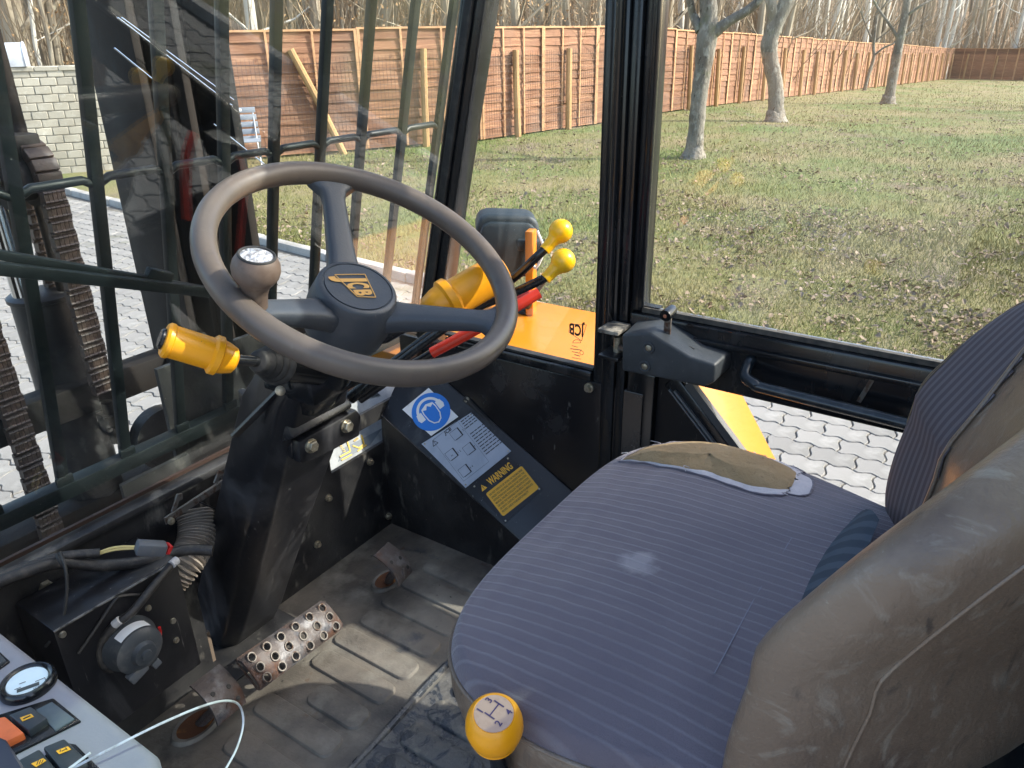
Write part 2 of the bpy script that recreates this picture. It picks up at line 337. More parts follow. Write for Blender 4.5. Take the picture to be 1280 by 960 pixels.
def stripe_fabric():
    m, nt, b = new_mat('striped_blue_grey_fabric'); L = nt.links
    tc = nt.nodes.new('ShaderNodeTexCoord'); co = tc.outputs['Object']
    sx = nt.nodes.new('ShaderNodeSeparateXYZ'); L.new(co, sx.inputs[0])
    wob = mask(nt, co, 5, 0, 1)
    ad = nt.nodes.new('ShaderNodeMath'); ad.operation = 'MULTIPLY_ADD'; L.new(wob, ad.inputs[0]); ad.inputs[1].default_value = .012; L.new(sx.outputs[0], ad.inputs[2])
    mu = nt.nodes.new('ShaderNodeMath'); mu.operation = 'MULTIPLY'; L.new(ad.outputs[0], mu.inputs[0]); mu.inputs[1].default_value = 2 * math.pi / .0135
    sn = nt.nodes.new('ShaderNodeMath'); sn.operation = 'SINE'; L.new(mu.outputs[0], sn.inputs[0])
    mr = nt.nodes.new('ShaderNodeMapRange'); mr.inputs[1].default_value = .55; mr.inputs[2].default_value = 1.0; L.new(sn.outputs[0], mr.inputs[0])
    fade = mask(nt, co, 9, .3, .7)
    sf = nt.nodes.new('ShaderNodeMath'); sf.operation = 'MULTIPLY'; L.new(mr.outputs[0], sf.inputs[0]); L.new(fade, sf.inputs[1])
    sf2 = nt.nodes.new('ShaderNodeMath'); sf2.operation = 'MULTIPLY_ADD'; L.new(mr.outputs[0], sf2.inputs[0]); sf2.inputs[1].default_value = .30
    s3 = nt.nodes.new('ShaderNodeMath'); s3.operation = 'MULTIPLY'; L.new(sf.outputs[0], s3.inputs[0]); s3.inputs[1].default_value = .5; L.new(s3.outputs[0], sf2.inputs[2])
    big = mask(nt, co, 4.5, .35, .72)
    def mix(f, a, c):
        x = nt.nodes.new('ShaderNodeMix'); x.data_type = 'RGBA'; L.new(f, x.inputs[0])
        for s, i in ((a, 6), (c, 7)):
            if isinstance(s, tuple): x.inputs[i].default_value = c4(s)
            else: L.new(s, x.inputs[i])
        return x.outputs[2]
    c0 = mix(big, (.118, .102, .126), (.155, .134, .156))
    c1 = mix(sf2.outputs[0], c0, (.198, .184, .212))
    fuzz = mask(nt, co, 700, .3, .7, detail=2)
    c2 = mix(fuzz, c1, (.092, .084, .105))
    x = nt.nodes.new('ShaderNodeMix'); x.data_type = 'RGBA'; x.inputs[0].default_value = .22; L.new(c1, x.inputs[6]); L.new(c2, x.inputs[7])
    # pale worn spot
    dv = nt.nodes.new('ShaderNodeVectorMath'); dv.operation = 'DISTANCE'; L.new(co, dv.inputs[0]); m['spot'] = 1
    dv.inputs[1].default_value = SPOT
    nz = mask(nt, co, 60, .3, .7)
    dd = nt.nodes.new('ShaderNodeMath'); dd.operation = 'MULTIPLY_ADD'; L.new(nz, dd.inputs[0]); dd.inputs[1].default_value = .016; L.new(dv.outputs['Value'], dd.inputs[2])
    sp = nt.nodes.new('ShaderNodeMapRange'); sp.inputs[1].default_value = .033; sp.inputs[2].default_value = .020; sp.inputs[3].default_value = 0; sp.inputs[4].default_value = .42; L.new(dd.outputs[0], sp.inputs[0])
    c3 = mix(sp.outputs[0], x.outputs[2], (.42, .40, .42))
    L.new(c3, b.inputs['Base Color']); setin(b, Roughness=.85); b.inputs['Specular IOR Level'].default_value = .3
    b.inputs['Sheen Weight'].default_value = .35; b.inputs['Sheen Roughness'].default_value = .4
    bn = nt.nodes.new('ShaderNodeBump'); bn.inputs['Strength'].default_value = .35; bn.inputs['Distance'].default_value = .0015
    L.new(fuzz, bn.inputs['Height'])
    bn2 = nt.nodes.new('ShaderNodeBump'); bn2.inputs['Strength'].default_value = .35; bn2.inputs['Distance'].default_value = .002; L.new(mr.outputs[0], bn2.inputs['Height']); L.new(bn.outputs[0], bn2.inputs['Normal'])
    L.new(bn2.outputs[0], b.inputs['Normal']); return m
# seat origin (thing base) and the worn spot in seat coordinates
SEAT = V((.69, .16, 0)); SPOT = tuple(at(2, .512, 797, 705) - SEAT)
M['fabric'] = stripe_fabric()
def stripe_simple(name, a, b_, period, axis=0):
    m, nt, b = new_mat(name); L = nt.links
    tc = nt.nodes.new('ShaderNodeTexCoord'); sx = nt.nodes.new('ShaderNodeSeparateXYZ'); L.new(tc.outputs['Object'], sx.inputs[0])
    mu = nt.nodes.new('ShaderNodeMath'); mu.operation = 'MULTIPLY'; L.new(sx.outputs[axis], mu.inputs[0]); mu.inputs[1].default_value = 2 * math.pi / period
    sn = nt.nodes.new('ShaderNodeMath'); sn.operation = 'SINE'; L.new(mu.outputs[0], sn.inputs[0])
    mr = nt.nodes.new('ShaderNodeMapRange'); mr.inputs[1].default_value = -.1; mr.inputs[2].default_value = .3; L.new(sn.outputs[0], mr.inputs[0])
    x = nt.nodes.new('ShaderNodeMix'); x.data_type = 'RGBA'; L.new(mr.outputs[0], x.inputs[0]); x.inputs[6].default_value = c4(a); x.inputs[7].default_value = c4(b_)
    L.new(x.outputs[2], b.inputs['Base Color']); setin(b, Roughness=.85); return m
M['belt_stripe'] = stripe_simple('teal_striped_cloth', (.026, .040, .060), (.052, .072, .098), .030)
M['back_fabric'] = stripe_simple('dark_striped_backrest_cloth', (.066, .058, .070), (.118, .106, .122), .0135)

# ------------------------------------------------------------------ the cab
WSP, WSN = V((0, 1.06, .40)), V((0, 1, .24)).normalized()
def wz(X, z, off=0): return V((X, 1.06 - .24 * (z - .40) + off, z))       # point on the raked windscreen plane
XS = 1.22                                                                  # right side plane
cab = thing('forklift_cab', 'black painted forklift cab interior with ribbed floor, windscreen and right side window', 'cab', (.63, .4, 0))
# floor mat and its raised pads
b = MB(); b.box((-.03, -.5, -.06), (1.12, 1.12, 0)); b.build('floor_mat', M['floor'], cab, bev=.004)
def pad(x0, x1, y0, y1, h, r=.016):
    pts = []
    for cx, cy, a0 in ((x1 - r, y1 - r, 0), (x0 + r, y1 - r, 90), (x0 + r, y0 + r, 180), (x1 - r, y0 + r, 270)):
        for k in range(4): a = R(a0 + k * 30); pts.append((cx + r * math.cos(a), cy + r * math.sin(a)))
    m = MB(); top = [V((cx, cy, h)) for cx, cy in [((x0 + x1) / 2 + (p[0] - (x0 + x1) / 2) * .9, (y0 + y1) / 2 + (p[1] - (y0 + y1) / 2) * .97) for p in pts]]
    n = len(pts); m.add([V((p[0], p[1], -.001)) for p in pts] + top, [tuple(range(n, 2 * n))] + [(i, (i + 1) % n, n + (i + 1) % n, n + i) for i in range(n)])
    return m
for i in range(8):
    x0 = .40 + .064 * i + (.0 if i < 2 else .0)
    y1 = .925 if i not in (1, ) else .86
    pad(x0 + .143 - .002, x0 + .143 + .048, .735, y1 - rnd.random() * .012, .005).build('floor_pad', M['floor'], cab, bev=.0012)
for i in range(3):
    pad(.335 + .064 * i, .335 + .064 * i + .05, .74 - .04 * i, .90, .005).build('floor_pad', M['floor'], cab, bev=.0012)
for i in range(10):
    x0 = .37 + .064 * i
    pad(x0, x0 + .05, .50 + rnd.random() * .02, .655 + rnd.random() * .01, .009).build('floor_pad', M['floor_wet'], cab, bev=.002)
b = MB(); b.tube([(.30, .690, .0), (.60, .692, .0), (.75, .700, .0), (1.05, .702, .0)], .007, 8); b.build('floor_ridge', M['floor_wet'], cab)
b = MB(); b.box((-.03, .3, .0005), (1.088, .685, .003)); b.build('rear_floor_mat', M['floor_wet'], cab)
b = MB(); b.box((.55, .99, .0005), (.74, 1.12, .006)); b.build('column_floor_plate', M['black_dirty'], cab, bev=.002)
# oval pedal holes with rim
for px, py, rx, ry in ((484, 727, .030, .020), (246, 908, .034, .023)):
    c = at(2, 0, px, py)
    m = MB(); n = 28
    for k in range(n):
        pass
    ring = lambda s, z: [V((c.x + rx * s * math.cos(2 * math.pi * k / n), c.y + ry * s * math.sin(2 * math.pi * k / n), z)) for k in range(n)]
    vs = ring(1.35, .0005) + ring(1.22, .007) + ring(1.0, .006); 
    m.add(vs, [(j * n + k, j * n + (k + 1) % n, (j + 1) * n + (k + 1) % n, (j + 1) * n + k) for j in range(2) for k in range(n)])
    m.build('pedal_hole_rim', M['floor'], cab, smooth=True)
    m = MB(); m.add(ring(1.0, .0062), [tuple(range(n))]); m.build('pedal_hole', M['hole'], cab)

# front panel right of the column, with its slot, and the dark bulkhead left of it
FY = 1.085
def fp(x, y): return at(1, FY, x, y)
sl = [fp(414, 590), fp(501, 541), fp(501, 511), fp(414, 558)]
top = [fp(330, 592), fp(432, 534), fp(516, 489)]
x0, x1 = .70, fp(512, 500).x
zt = lambda x: fp(330, 592).z + (x - fp(330, 592).x) * (fp(512, 492).z - fp(330, 592).z) / (fp(512, 492).x - fp(330, 592).x)
zlo = min(s.z for s in sl); 
b = MB()
sx0, sx1, sz0, sz1 = sl[0].x, sl[1].x, (sl[0].z + sl[1].z) / 2, (sl[2].z + sl[3].z) / 2
TOPZ = sz1 + .035
for a, c in (((x0, sz1), (x1, TOPZ)), ((x0, 0), (x1, sz0)), ((x0, sz0), (sx0, sz1)), ((sx1, sz0), (x1, sz1))):
    b.box((a[0], FY, a[1]), (c[0], FY + .008, c[1]))
b.build('front_panel', M['black_dirty'], cab, bev=0)
b = MB(); b.box((x1 - .012, FY - .016, .01), (x1 + .001, FY - .0005, TOPZ + .012)); b.build('panel_flange', M['black'], cab, bev=.002)
for px, py in ((462, 577), (507, 571), (410, 622), (396, 680), (485, 645), (505, 500)):
    p = fp(px, py); m = MB(); m.lathe([(.0085, .0), (.0085, .0035), (.0055, .0036), (.0055, .009), (.0045, .0095)], p + V((0, .0005, 0)), (0, -1, 0), 6 if False else 12); m.build('bolt', M['bolt'], cab, ang=30)
b = MB(); b.box((-.05, 1.040, -.02), (.565, 1.056, .382)); b.box((.567, 1.205, -.02), (.70, 1.215, .34)); b.box((.701, 1.25, -.02), (1.2, 1.26, .5)); b.build('bulkhead', M['black_dirty'], cab)
b = MB(); b.box((-.05, 1.030, .383), (.85, 1.058, .397)); b.build('windscreen_ledge', M['black_dirty'], cab, bev=.004)
g = [fp(505, 512), fp(532, 512), fp(531, 548), fp(503, 562)]
b = MB(); b.prism([p + V((0, -.020, 0)) for p in g], (0, .003, 0)); b.build('grey_bracket_plate', mat('light_grey_plate', (.36, .35, .33), .5), cab)
# instrument panel behind the slot: sloped, with a dark window on top and pictograms
IP, IN = V((.95, 1.10, .215)), V((0, -.80, .60)).normalized()
ih = lambda x, y, o=0: hit(IP + IN * o, IN, x, y)
q = [ih(405, 600), ih(520, 545), ih(512, 484), ih(470, 478), ih(405, 520)]
b = MB(); b.prism(q, -IN * .012); b.build('instrument_panel', M['silver'], cab, bev=.002)
q = [ih(440, 512, .001), ih(478, 497, .001), ih(469, 487, .001), ih(446, 493, .001)]
b = MB(); b.prism([ih(x, y, .002) for x, y in ((447, 500), (476, 494), (468, 488), (450, 491))], -IN * .001); b.build('instrument_window', M['lamp'], cab)
b = MB(); b.prism([ih(x, y, .0012) for x, y in ((423, 577), (463, 556), (478, 535), (430, 560))], -IN * .001); b.build('pictogram_field', mat('slate_field', (.12, .145, .165), .5), cab)
b = MB()
def strip(mb, pts, w, fn, o):
    for (ax_, ay_), (bx_, by_) in zip(pts[:-1], pts[1:]):
        p, q_ = fn(ax_, ay_, o), fn(bx_, by_, o); x, y, d = frame(q_ - p, fn(0, 0, 1) - fn(0, 0, 0) if False else IN)
        mb.bar(p, q_, w, .0006, IN)
strip(b, [(425, 571), (438, 564), (434, 551)], .0035, ih, .0022); strip(b, [(427, 575), (440, 568)], .0030, ih, .0022)
strip(b, [(441, 557), (449, 560), (455, 555), (452, 544)], .0035, ih, .0022); strip(b, [(447, 564), (458, 556)], .0030, ih, .0022)
for k in range(4): strip(b, [(425 + k * 1.4, 558 + k * 2.2), (428 + k * 1.4, 557 + k * 2.2)], .0018, ih, .0022); strip(b, [(442 + k * 1.4, 550 - k * 1.1), (444 + k * 1.4, 552 - k * 1.1)], .0018, ih, .0022)
b.build('yellow_pictograms', mat('yellow_print', (.62, .40, .02), .5), cab, smooth=False)

# right hand console: upright side, sloped strip with the plates, upper side wall
A0, A1 = V((1.09, 1.085, .285)), V((1.09, .50, -.03))
B0, B1 = V((1.20, 1.085, .40)), V((1.20, .50, .03))
SN = (A1 - A0).cross(B0 - A0).normalized(); SN = SN if SN.z > 0 else -SN
sh = lambda x, y, o=0: hit(A0 + SN * o, SN, x, y)
B1 = V((1.20, .50, A0.z - (SN.x * .11 + SN.y * (.50 - A0.y)) / SN.z)); B0 = V((1.20, 1.085, A0.z - (SN.x * .11) / SN.z))
b = MB(); b.prism([V((1.088, 1.10, -.02)), V((1.088, .50, -.06)), A1 - V((.002, 0, 0)), A0 - V((.002, 0, 0))], (.010, 0, 0)); b.build('console_side', M['black_dirty'], cab)
b = MB(); b.prism([A0, A1, B1, B0], -SN * .008); b.build('console_top', M['black_scuffed'], cab, bev=.003)
b = MB(); b.box((1.202, .52, -.3), (1.225, 1.12, .432)); b.build('side_wall', M['black'], cab, bev=.003)
b = MB(); b.bar(at(0, 1.199, 580, 498), at(0, 1.199, 700, 618), .010, .016); b.build('wall_seam', M['black_dirty'], cab, bev=.002)
for px, py in ((563, 488), (584, 500)):
    m = MB(); m.lathe([(.007, 0), (.007, .003), (.004, .006)], at(0, 1.2, px, py), (-1, 0, .3), 12); m.build('bolt', M['bolt'], cab)

def plate(name, corners, m, o0=.0005, th=.0015, parent=cab):
    mb = MB(); mb.prism([sh(x, y, o0) for x, y in corners], SN * th); return mb.build(name, m, parent)
E2 = (sh(637, 583) - sh(600, 612)).normalized(); E1 = SN.cross(E2).normalized()     # reading direction, text-up direction
def sp_(o, u, v, h): return o + E2 * u + E1 * v + SN * h
# ear-defender sign
ear = plate('safety_sign', ((503, 512), (536, 485), (573, 521), (539, 545)), M['white'])
c = sh(539, 515, .0); up = (sh(536, 485) - sh(573, 521)).normalized(); ri = (sh(573, 521) - sh(539, 545)).normalized()
up = (E1 * .62 + E2 * -.0 + (sh(536, 485) - sh(555, 533)).normalized() * .8).normalized(); up = E1; ri = E2
def disc(mb, c, r, o, n=40, a0=0, a1=360, r1=0):
    pts = [R(a0 + (a1 - a0) * k / n) for k in range(n + (0 if a1 - a0 == 360 else 1))]
    if r1:
        n_ = len(pts); mb.add([c + SN * o + ri * (rr * math.cos(a)) + up * (rr * math.sin(a)) for rr in (r, r1) for a in pts], [(k, (k + 1) % n_, n_ + (k + 1) % n_, n_ + k) for k in range(n_ if a1 - a0 == 360 else n_ - 1)])
    else: mb.add([c + SN * o + ri * (r * math.cos(a)) + up * (r * math.sin(a)) for a in pts], [tuple(range(len(pts)))])
m = MB(); disc(m, c, .043, .0026); m.build('blue_disc', M['blue'], cab)
def blob(mb, c, pts, o): mb.add([c + SN * o + ri * x + up * y for x, y in pts], [tuple(range(len(pts)))])
m = MB(); disc(m, c + up * .004, .030, .0032, a0=5, a1=175, r1=.024)                    # head band
for s in (-1, 1): blob(m, c, [(s * .019, -.008), (s * .031, -.008), (s * .034, .0), (s * .031, .012), (s * .019, .012)], .0033)
blob(m, c, [(-.017, .006), (-.015, .016), (0, .021), (.015, .016), (.017, .006), (.016, -.014), (.010, -.026), (0, -.031), (-.010, -.026), (-.016, -.014)], .0029)
m.build('ear_defender_emblem', M['white'], cab, smooth=False)
m = MB(); blob(m, c, [(-.0145, .004), (-.013, .0125), (-.006, .009), (0, .016), (.006, .009), (.013, .0125), (.0145, .004), (.0135, -.013), (.008, -.024), (0, -.028), (-.008, -.024), (-.0135, -.013)], .0036); m.build('emblem_face', M['blue'], cab, smooth=False)
# aluminium instruction plate
plate('instruction_plate', ((527, 555), (589, 516), (639, 564), (582, 610)), M['alu'])
O = sh(582, 609); PW = (sh(639, 564) - O).dot(E2); PH = (sh(527, 555) - O).dot(E1)
m = MB(); H = .0024
def bx(mb, u, v, w, h, t=.0006, heavy=0):
    for (a, b_) in (((u, v), (u + w, v)), ((u + w, v), (u + w, v + h)), ((u + w, v + h), (u, v + h)), ((u, v + h), (u, v))):
        mb.bar(sp_(O, *a, H), sp_(O, *b_, H), t, .0004, SN)
    if heavy:
        mb.bar(sp_(O, u + w, v - .001, H), sp_(O, u + w, v + h, H), .0028, .0005, SN); mb.bar(sp_(O, u + .003, v - .0005, H), sp_(O, u + w, v - .0005, H), .0016, .0005, SN)
cw, ch = PW * .17, PH * .15
for u, v in ((.06, .48), (.34, .70), (.07, .14), (.36, .38)): bx(m, PW * u, PH * v, cw, ch, heavy=1)
put_text(m, 'N', sp_(O, PW * .13, PH * .52, H), E2, E1, .004); 
for u, v, s in ((.26, .50, '1 2'), (.52, .74, '1 2 3'), (.26, .18, '3 4'), (.54, .42, '4')): put_text(m, s, sp_(O, PW * u, PH * v, H), E2, E1, .0045)
bx(m, PW * .035, PH * .09, PW * .55, PH * .84, .0004)
rr = random.Random(3)
for k in range(5): 
    u = PW * .62; 
    for w in range(4):
        l = PW * (.04 + rr.random() * .05); m.bar(sp_(O, u, PH * (.93 - k * .045), H), sp_(O, u + l, PH * (.93 - k * .045), H), .0020, .0004, SN); u += l + .0018
for k in range(9): 
    u = PW * .62
    for w in range(4):
        l = PW * (.05 + rr.random() * .045); m.bar(sp_(O, u, PH * (.63 - k * .052), H), sp_(O, u + l, PH * (.63 - k * .052), H), .0020, .0004, SN); u += l + .0016
def tri(mb, o, s, h, ex=None, ey=None):
    p = [o + E2 * (-s / 2), o + E2 * (s / 2), o + E1 * (s * .87)]
    for i in range(3): mb.bar(p[i] + SN * h, p[(i + 1) % 3] + SN * h, s * .1, .0004, SN)
    put_text(mb, '!', o + E1 * (s * .12) + SN * h, E2, E1, s * .5, center=True, bold=.01)
tri(m, sh(545, 556), .013, H)
put_text(m, 'JCB', sh(556, 544, H), E2, E1, .008, shear=.2, bold=.03)
m.build('plate_print', M['print'], cab, smooth=False)
for x, y in ((531, 555), (588, 519), (635, 564), (582, 606)): MB().lathe([(.0022, 0), (.0018, .001)], sh(x, y, .002), SN, 10).build('plate_rivet', M['bolt'], cab)
# black and yellow warning plate
plate('warning_plate', ((589, 607), (636, 570), (679, 611), (631, 655)), M['black_scuffed'])
Yc = ((604, 620), (650, 584), (674, 610), (629, 646))
Oy = sh(629, 646); YW = (sh(674, 610) - Oy).dot(E2); YH = (sh(604, 620) - Oy).dot(E1); Oy = sh(629, 646)
m = MB(); pts = []
rad = .004
for cx, cy, a0 in ((YW - rad, YH - rad, 0), (rad, YH - rad, 90), (rad, rad, 180), (YW - rad, rad, 270)):
    for k in range(4): a = R(a0 + k * 30); pts.append(sp_(Oy, cx + rad * math.cos(a), cy + rad * math.sin(a), .0022))
m.prism(pts, SN * .0006); m.build('warning_field', M['label_yellow'], cab)
m = MB()
LINES = ('DO NOT OPERATE OR WORK ON THIS MACHINE', 'UNLESS YOU HAVE READ AND UNDERSTAND THE', 'INSTRUCTIONS AND WARNINGS IN THE OPERATORS', 'MANUAL. FAILURE TO FOLLOW THE INSTRUCTIONS',
         'OR HEED THE WARNINGS CAN RESULT IN INJURY', 'OR DEATH. CONTACT ANY DEALER FOR MANUALS.', 'PROPER CARE IS YOUR RESPONSIBILITY')
for k, t in enumerate(LINES):
    put_text(m, t, sp_(Oy, YW * .05, YH * (.84 - k * .122), .0031), E2, E1, YH * .072, w=YW * .90 * (1 if k < 6 else .8), bold=.012)
m.build('warning_text', M['print_dark'], cab, smooth=False)
m = MB(); put_text(m, 'WARNING', sh(613, 607, .0026), E2, E1, .0155, w=(sh(637, 584) - sh(611, 607)).length * 1.05, bold=.03)
o = sh(606, 612, .0026); m.add([o + E2 * -.007, o + E2 * .007, o + E1 * .013], [(0, 1, 2)])
m.build('warning_heading', M['label_yellow'], cab, smooth=False)
m = MB(); put_text(m, '!', sh(606, 612, .0032) + E1 * .0016, E2, E1, .0075, center=True, bold=.02); m.build('exclamation_mark', M['print'], cab, smooth=False)
for x, y in ((593, 608), (635, 573), (674, 611), (632, 651)): MB().lathe([(.0022, 0), (.0018, .001)], sh(x, y, .002), SN, 10).build('plate_rivet', M['bolt'], cab)

# pillars, sills, roof, rear of the cab
def raked_box(mb, X0, X1, z0, z1, o0, o1):
    mb.prism([wz(X0, z0, o0), wz(X1, z0, o0), wz(X1, z0, o1), wz(X0, z0, o1)], wz(0, z1) - wz(0, z0))
b = MB(); raked_box(b, 1.215, 1.262, .30, 1.56, -.028, .03); b.build('front_pillar', M['frame'], cab, bev=.006)
b = MB(); raked_box(b, 1.205, 1.214, .40, 1.56, -.006, .012); b.build('windscreen_seal', M['rubber'], cab, bev=.002)
b = MB(); b.box((1.195, .578, -.35), (1.255, .606, 1.56)); b.build('door_post', M['frame'], cab, bev=.005)
b = MB(); b.box((1.206, .607, -.35), (1.250, .628, 1.56)); b.build('post_flange', M['frame'], cab, bev=.003)
b = MB(); b.box((1.200, .559, -.35), (1.240, .577, 1.56)); b.build('post_channel', M['frame'], cab, bev=.003)
b = MB(); b.tube([(1.192, .592, .56), (1.192, .592, 1.56)], .008, 12); b.build('post_tube', M['frame'], cab)
b = MB(); b.box((1.198, .629, .433), (1.236, .985, .452)); b.build('side_window_sill', M['frame'], cab, bev=.004)
b = MB(); b.box((1.206, .629, .4535), (1.222, .99, .458)); b.build('side_window_seal', M['rubber'], cab)
b = MB(); b.prism([V((1.216, .628, .456)), V((1.216, 1.026, .456)), wz(1.216, 1.52), V((1.216, .628, 1.52))], (.005, 0, 0)); b.build('side_window', M['glass_side'], cab, smooth=False)
b = MB(); raked_box(b, .0, 1.206, .399, 1.54, 0, .005); b.build('windscreen', M['glass'], cab, smooth=False)
b = MB(); b.bar(wz(-.02, .402, -.004), wz(1.20, .402, -.004), .006, .006); b.build('windscreen_bead', mat('brown_bead', (.035, .018, .012), .5), cab)
b = MB(); raked_box(b, -.05, 1.25, 1.52, 1.60, -.03, .05); b.build('front_header', M['frame'], cab, bev=.006)
b = MB()
for a_, c_ in (((-.06, -.52), (1.27, -.36)), ((-.06, .66), (1.27, .80)), ((-.06, -.359), (.08, .659)), ((1.12, -.359), (1.27, .659))): b.box((a_[0], a_[1], 1.561), (c_[0], c_[1], 1.62))
b.build('roof_frame', M['ceil'], cab, smooth=False)
b = MB(); b.box((.08, -.36, 1.60), (1.12, .66, 1.606)); b.build('added_roof_window', M['glass_roof'], cab, smooth=False)  # glazed opening added overhead, out of view, to let in more sky light
for x in (.34, .60, .86):
    b = MB(); b.box((x - .012, -.36, 1.63), (x + .012, .66, 1.655)); b.build('roof_bar', M['frame'], cab)
b = MB(); b.box((-.05, -.52, -.05), (1.25, -.48, 1.18)); b.build('rear_wall', M['black_dirty'], cab)  # unseen; built high so sun from behind stays off the seat
b = MB(); b.box((-.02, -.505, 1.181), (1.24, -.50, 1.555)); b.build('rear_window', M['glass_rear'], cab, smooth=False)
for x, w_ in ((-.06, .05), (.60, .05), (.97, .29)): MB().box((x, -.53, 1.1805), (x + w_, -.48, 1.56)).build('rear_pillar', M['frame'], cab, bev=.004)  # unseen; right one widened to block sun from the seat
b = MB(); b.box((-.06, .78, -.3), (-.02, 1.1, 1.56)); b.build('left_pillar', M['frame'], cab, bev=.004)
# the zinc hinge screw on the post, decals etched on the side glass
m = MB(); m.lathe([(.010, 0), (.010, .004), (.006, .0045), (.006, .012)], at(0, 1.201, 737, 484), (-1, 0, 0), 12); m.build('bolt', M['bolt'], cab)
sg = lambda x, y: at(0, 1.2145, x, y)
m = MB(); ex = (sg(713, 417) - sg(731, 423)).normalized(); ex = V((0, 1, 0)); ey = V((0, 0, -1))
put_text(m, 'JCB', V((0, -.0, 0)) + sg(731, 408), ex, ey, .022, w=.034, bold=.03, shear=0)
q = [sg(713, 405), sg(733, 406), sg(727, 426), sg(711, 415)]
for i in range(4): m.bar(q[i], q[(i + 1) % 4], .0005, .0012, (1, 0, 0))
for k, (a, c_) in enumerate(((715, 722), (713, 727), (715, 724), (718, 725), (715, 726))):
    y = 433 + k * 3.7; m.bar(sg(a, y - 1), sg(c_, y + 1), .0006, .0025 if k % 2 else .0015, (1, 0, 0))
q = [sg(716 + 5 * math.cos(a) + 5, 428 + 3.4 * math.sin(a)) for a in np.linspace(math.pi * .95, math.pi * 2.05, 10)]
m.tube(q, .0005, 4); m.bar(q[0], q[-1], .0006, .0012, (1, 0, 0)); m.torus(sg(727, 441), (1, 0, 0), .004, .0005, 20, 4)
m.build('glass_decal', M['print'], cab, smooth=False)

# ------------------------------------------------------------------ right hand door
door = thing('cab_door', 'black cab door on the right with a tall window, latch box and grab rail', 'door', (1.25, .1, -.3))
z0, z1 = at(0, XS, 800, 391).z, at(0, XS, 1000, 512).z
ZB, ZL = .588, .474                         # lower rail of the door: top and bottom
b = MB(); b.box((1.20, -.55, ZL), (1.255, .556, ZB)); b.build('middle_rail', M['frame'], door, bev=.006)
b = MB(); b.box((1.19, -.55, ZB - .032), (1.199, .535, ZB - .022)); b.build('rail_lip', M['frame'], door, bev=.002)
b = MB(); b.box((1.205, .536, ZB + .001), (1.25, .557, 1.55)); b.build('front_stile', M['frame'], door, bev=.006)
b = MB(); b.box((1.198, .529, ZB + .012), (1.2045, .540, 1.55)); b.build('stile_lip', M['frame'], door, bev=.002)
b = MB(); b.box((1.205, .50, -.35), (1.25, .556, ZL - .001)); b.build('lower_stile', M['frame'], door, bev=.004)
b = MB(); b.box((1.208, -.52, ZB + .001), (1.222, .535, ZB + .010)); b.build('window_seal', mat('dusty_seal', (.10, .09, .075), .8, layers=[((.03, .03, .03), 50, .4, .7)]), door)
b = MB(); b.box((1.214, -.158, ZB + .011), (1.219, .535, 1.54)); b.build('door_window', M['glass_side'], door, smooth=False)
b = MB(); b.box((1.206, -.56, -.35), (1.25, -.16, 1.55)); b.build('added_shade_panel', M['frame'], door)  # solid panel added out of view to stop side sun reaching the seat
dA, dB = at(0, XS, 843, 487), at(0, XS, 896, 556); dv = (dB - dA)
dC = dA + dv * 6
b = MB(); b.prism([V((1.222, .545, ZL - .001)), V((1.222, dA.y, ZL - .001)), V((1.222, dC.y, dC.z)), V((1.222, .545, dC.z))], (.006, 0, 0)); b.build('corner_panel', M['black_scuffed'], door)
b = MB(); b.bar(dA + V((.0, .006, .02)), dC, .034, .020, (1, 0, 0)); b.build('diagonal_frame', M['frame'], door, bev=.004)
b = MB(); b.bar(dA + V((-.014, -.006, .005)), dC + V((-.014, -.006, 0)), .004, .006, (1, 0, 0)); b.bar(dA + V((-.014, .004, .005)), dC + V((-.014, .004, 0)), .003, .006, (1, 0, 0)); b.build('frame_beads', mat('worn_bead', (.16, .17, .18), .4), door)
b = MB(); b.bar(dA + V((.0, -.026, .02)), dC + V((.0, -.026, 0)), .016, .016, (1, 0, 0)); b.build('lower_seal', mat('grey_seal', (.10, .10, .10), .7), door)
b = MB(); b.prism([V((1.214, dA.y - .01, ZL - .001)), V((1.214, -.158, ZL - .001)), V((1.214, -.158, -.3)), V((1.214, dC.y - .01, dC.z))], (.004, 0, 0)); b.build('lower_window', M['glass_side'], door, smooth=False)
# grab rail
h0, h1 = at(0, 1.165, 930, 470), at(0, 1.165, 1120, 524); hd = (h1 - h0).normalized()
h0 = at(0, 1.165, 936, 478)
pts = smooth_path([h0 + V((.038, .010, .028)), h0 + V((.026, .012, .018)), h0 + V((.006, .008, .006)), h0 + V((0, -.012, -.001)), h0 + V((0, -.03, -.004)), h0 + V((0, -.20, -.009)), h0 + V((0, -.42, -.014)), h0 + V((.035, -.46, -.01))], 6)
b = MB(); b.tube(pts, .0095, 12); b.build('grab_rail', mat('blue_black_rail', (.016, .022, .028), .22, layers=[((.05, .055, .06), 30, .5, .8)]), door)
b = MB(); b.obox(at(0, 1.198, 1082, 488), (0, .95, .3), (0, -.3, .95), (1, 0, 0), .0035, .022, .002); b.build('rail_clip', M['worn_edge'], door)
